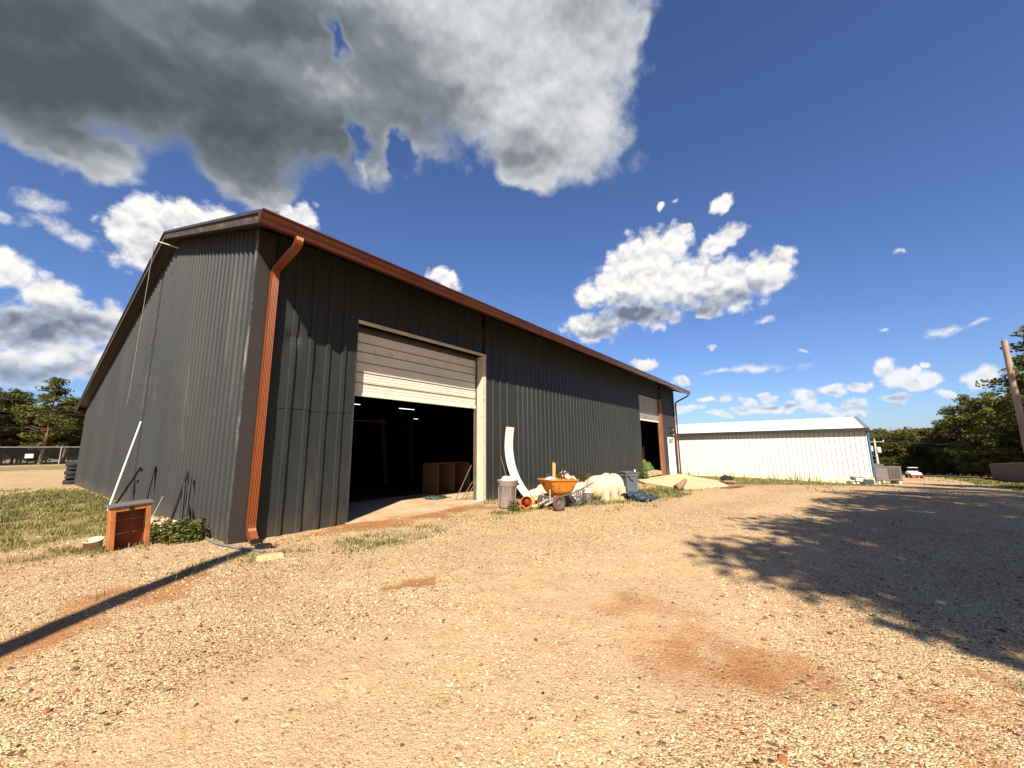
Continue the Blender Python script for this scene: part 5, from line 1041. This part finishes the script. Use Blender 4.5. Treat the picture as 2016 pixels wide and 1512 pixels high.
def scatter(n, x0, x1, y0, y1, r, thr=.25, power=1.0):
    x = r.uniform(x0, x1, n); y = r.uniform(y0, y1, n); g_, c_, f_ = masks(x, y); cl = fbm(x, y, 3.3, 3, 77)
    k = r.random(n) < np.clip((g_ - thr) / (1 - thr) * (cl * 4.2 - 1.45), 0, 1) ** power; return x[k], y[k]
r = np.random.default_rng(9)
def dist(x, y): return np.sqrt((x - CAMP.x) ** 2 + (y - CAMP.y) ** 2)
def put(name, x, y, h0, h1, label, cat='grass', wsc=1.0, pw=gp1):
    n = len(x); cl = fbm(x, y, 1.2, 3, 99); h_ = (h0 + (h1 - h0) * r.random(n) ** 1.8) * (.5 + cl); wd = (.0025 + .00062 * dist(x, y)) * wsc * r.uniform(.7, 1.3, n)
    k_ = r.choice(len(gr1), n, p=pw); k_ = np.where((fbm(x, y, .9, 4, 61) > .54) & (r.random(n) < .6), r.choice([3, 4, 2], n), k_); cols = gr1[k_] * r.uniform(.7, 1.3, (n, 1)); return blades(name, x, y, h_, wd, cols, label, cat, r)
x, y = scatter(170000, -3.6, -.07, -2.2, 24, r, .24, 1.1); put('grass', x, y, .02, .13, 'weedy green grass growing along the foot of the gable wall', wsc=.62, pw=[.22, .22, .16, .17, .15, .08])
x, y = scatter(60000, -1.4, 8.5, -3.1, -.6, r, .30, 1.3); put('grass', x, y, .02, .08, 'thin patches of grass in the gravel along the front of the barn')
x, y = scatter(50000, 6.5, 15, -5.0, -.1, r, .28); k = ~((x > 7.2) & (y > -.0)); put('grass', x[k], y[k], .03, .16, 'weeds and dry grass round the wheelbarrow, tank and bin', pw=[.2, .2, .2, .2, .12, .08])
x, y = scatter(70000, 16, 35.0, -13.5, 8.5, r, .28); put('grass', x, y, .03, .14, 'brownish grass before the white building', wsc=.8, pw=[.08, .12, .25, .32, .17, .06])
x, y = scatter(60000, 25, 75, -34, -17, r, .3); put('grass', x, y, .05, .16, 'short green lawn in front of the board fence at right', wsc=1.4)
# tall weeds against the white building
n = 360; yy = np.concatenate([r.normal(-7.4, 1.6, n // 2), r.normal(1.0, 1.4, n // 3), r.normal(-3.2, .8, n // 6)]); xx = 34.7 - r.random(len(yy)) * .9
cols = gr1[r.choice(len(gr1), len(yy), p=[.1, .15, .3, .25, .12, .08])]; blades('tall_weeds', xx, yy, r.uniform(.2, .75, len(yy)) * (.5 + fbm(xx, yy, 1.5, 2, 5)), np.full(len(yy), .016), cols, 'tall dry weeds standing against the white building', 'weeds', r, lean=.35)
def weed(name, x, y, z, rx, ry, h_, n, leaf, label, cat='weed', dark=1.0, seed=1, stems=5):
    q = np.random.default_rng(seed); t = empty(name, (x, y, z), label, cat)
    d = q.normal(size=(n, 3)); d /= np.linalg.norm(d, axis=1)[:, None]; d *= (q.random(n) ** .45)[:, None]; d[:, 2] = abs(d[:, 2]); rag_ = 1 + .35 * np.sin(d[:, 0] * 7 + seed) * np.cos(d[:, 1] * 6)
    cen = np.stack([d[:, 0] * rx, d[:, 1] * ry, .02 + d[:, 2] * h_ * rag_], -1); cols = gr1[q.choice([0, 1, 2, 5], n)] * dark * q.uniform(.6, 1.4, (n, 1))
    V, F, cc = quads(cen, leaf * q.uniform(.5, 1.3, n), cols, q, .6); npmesh('leaves', V, F, gmat, t, attrs={'tint': ('FLOAT_COLOR', cc)})
    mb = MB()
    for k in range(stems):
        a = q.uniform(0, 6.28); mb.tube([(0, 0, 0), (math.cos(a) * rx * .3, math.sin(a) * ry * .3, h_ * .5), (math.cos(a) * rx * .7, math.sin(a) * ry * .7, h_ * q.uniform(.8, 1.1))], .004 + h_ * .006, 4)
    me_par = t; loc0 = t.location.copy(); t.location = (0, 0, 0); mb.build('stems', M('stem_green', (.07, .08, .025), .7), me_par); t.location = loc0
    return t
weed('bush', -.40, 1.05, .0, .40, .40, .36, 1500, .045, 'low rounded leafy green bush at the foot of the gable wall near the barn corner', 'bush', .95, 3)
weed('weed_clump', -.55, 2.2, .0, .35, .6, .22, 900, .035, 'leafy weeds between the wooden shelter and the round bush', 'weed', .9, 5)
weed('weed_clump', 6.02, -1.95, .0, .22, .2, .30, 420, .028, 'spindly grey green weed growing in front of the trash can', 'weed', .8, 7)
weed('weed_clump', 10.0, -.35, .0, .42, .22, .72, 420, .045, 'dark tall weed against the front wall behind the wheelbarrow', 'weed', .55, 9, 9)
weed('weed_clump', 13.2, -.45, .0, .55, .25, .62, 500, .05, 'bushy weed against the front wall above the cream tank', 'weed', .6, 11, 9)
weed('weed_clump', 20.4, -.45, -.2, .7, .3, .95, 520, .06, 'brownish weed at the wall just left of the far doorway', 'weed', .75, 13, 9)
weed('weed_clump', 31.6, 1.0, -.7, .6, .5, .5, 300, .05, 'small weed past the far end of the barn', 'weed', .8, 15, 6)
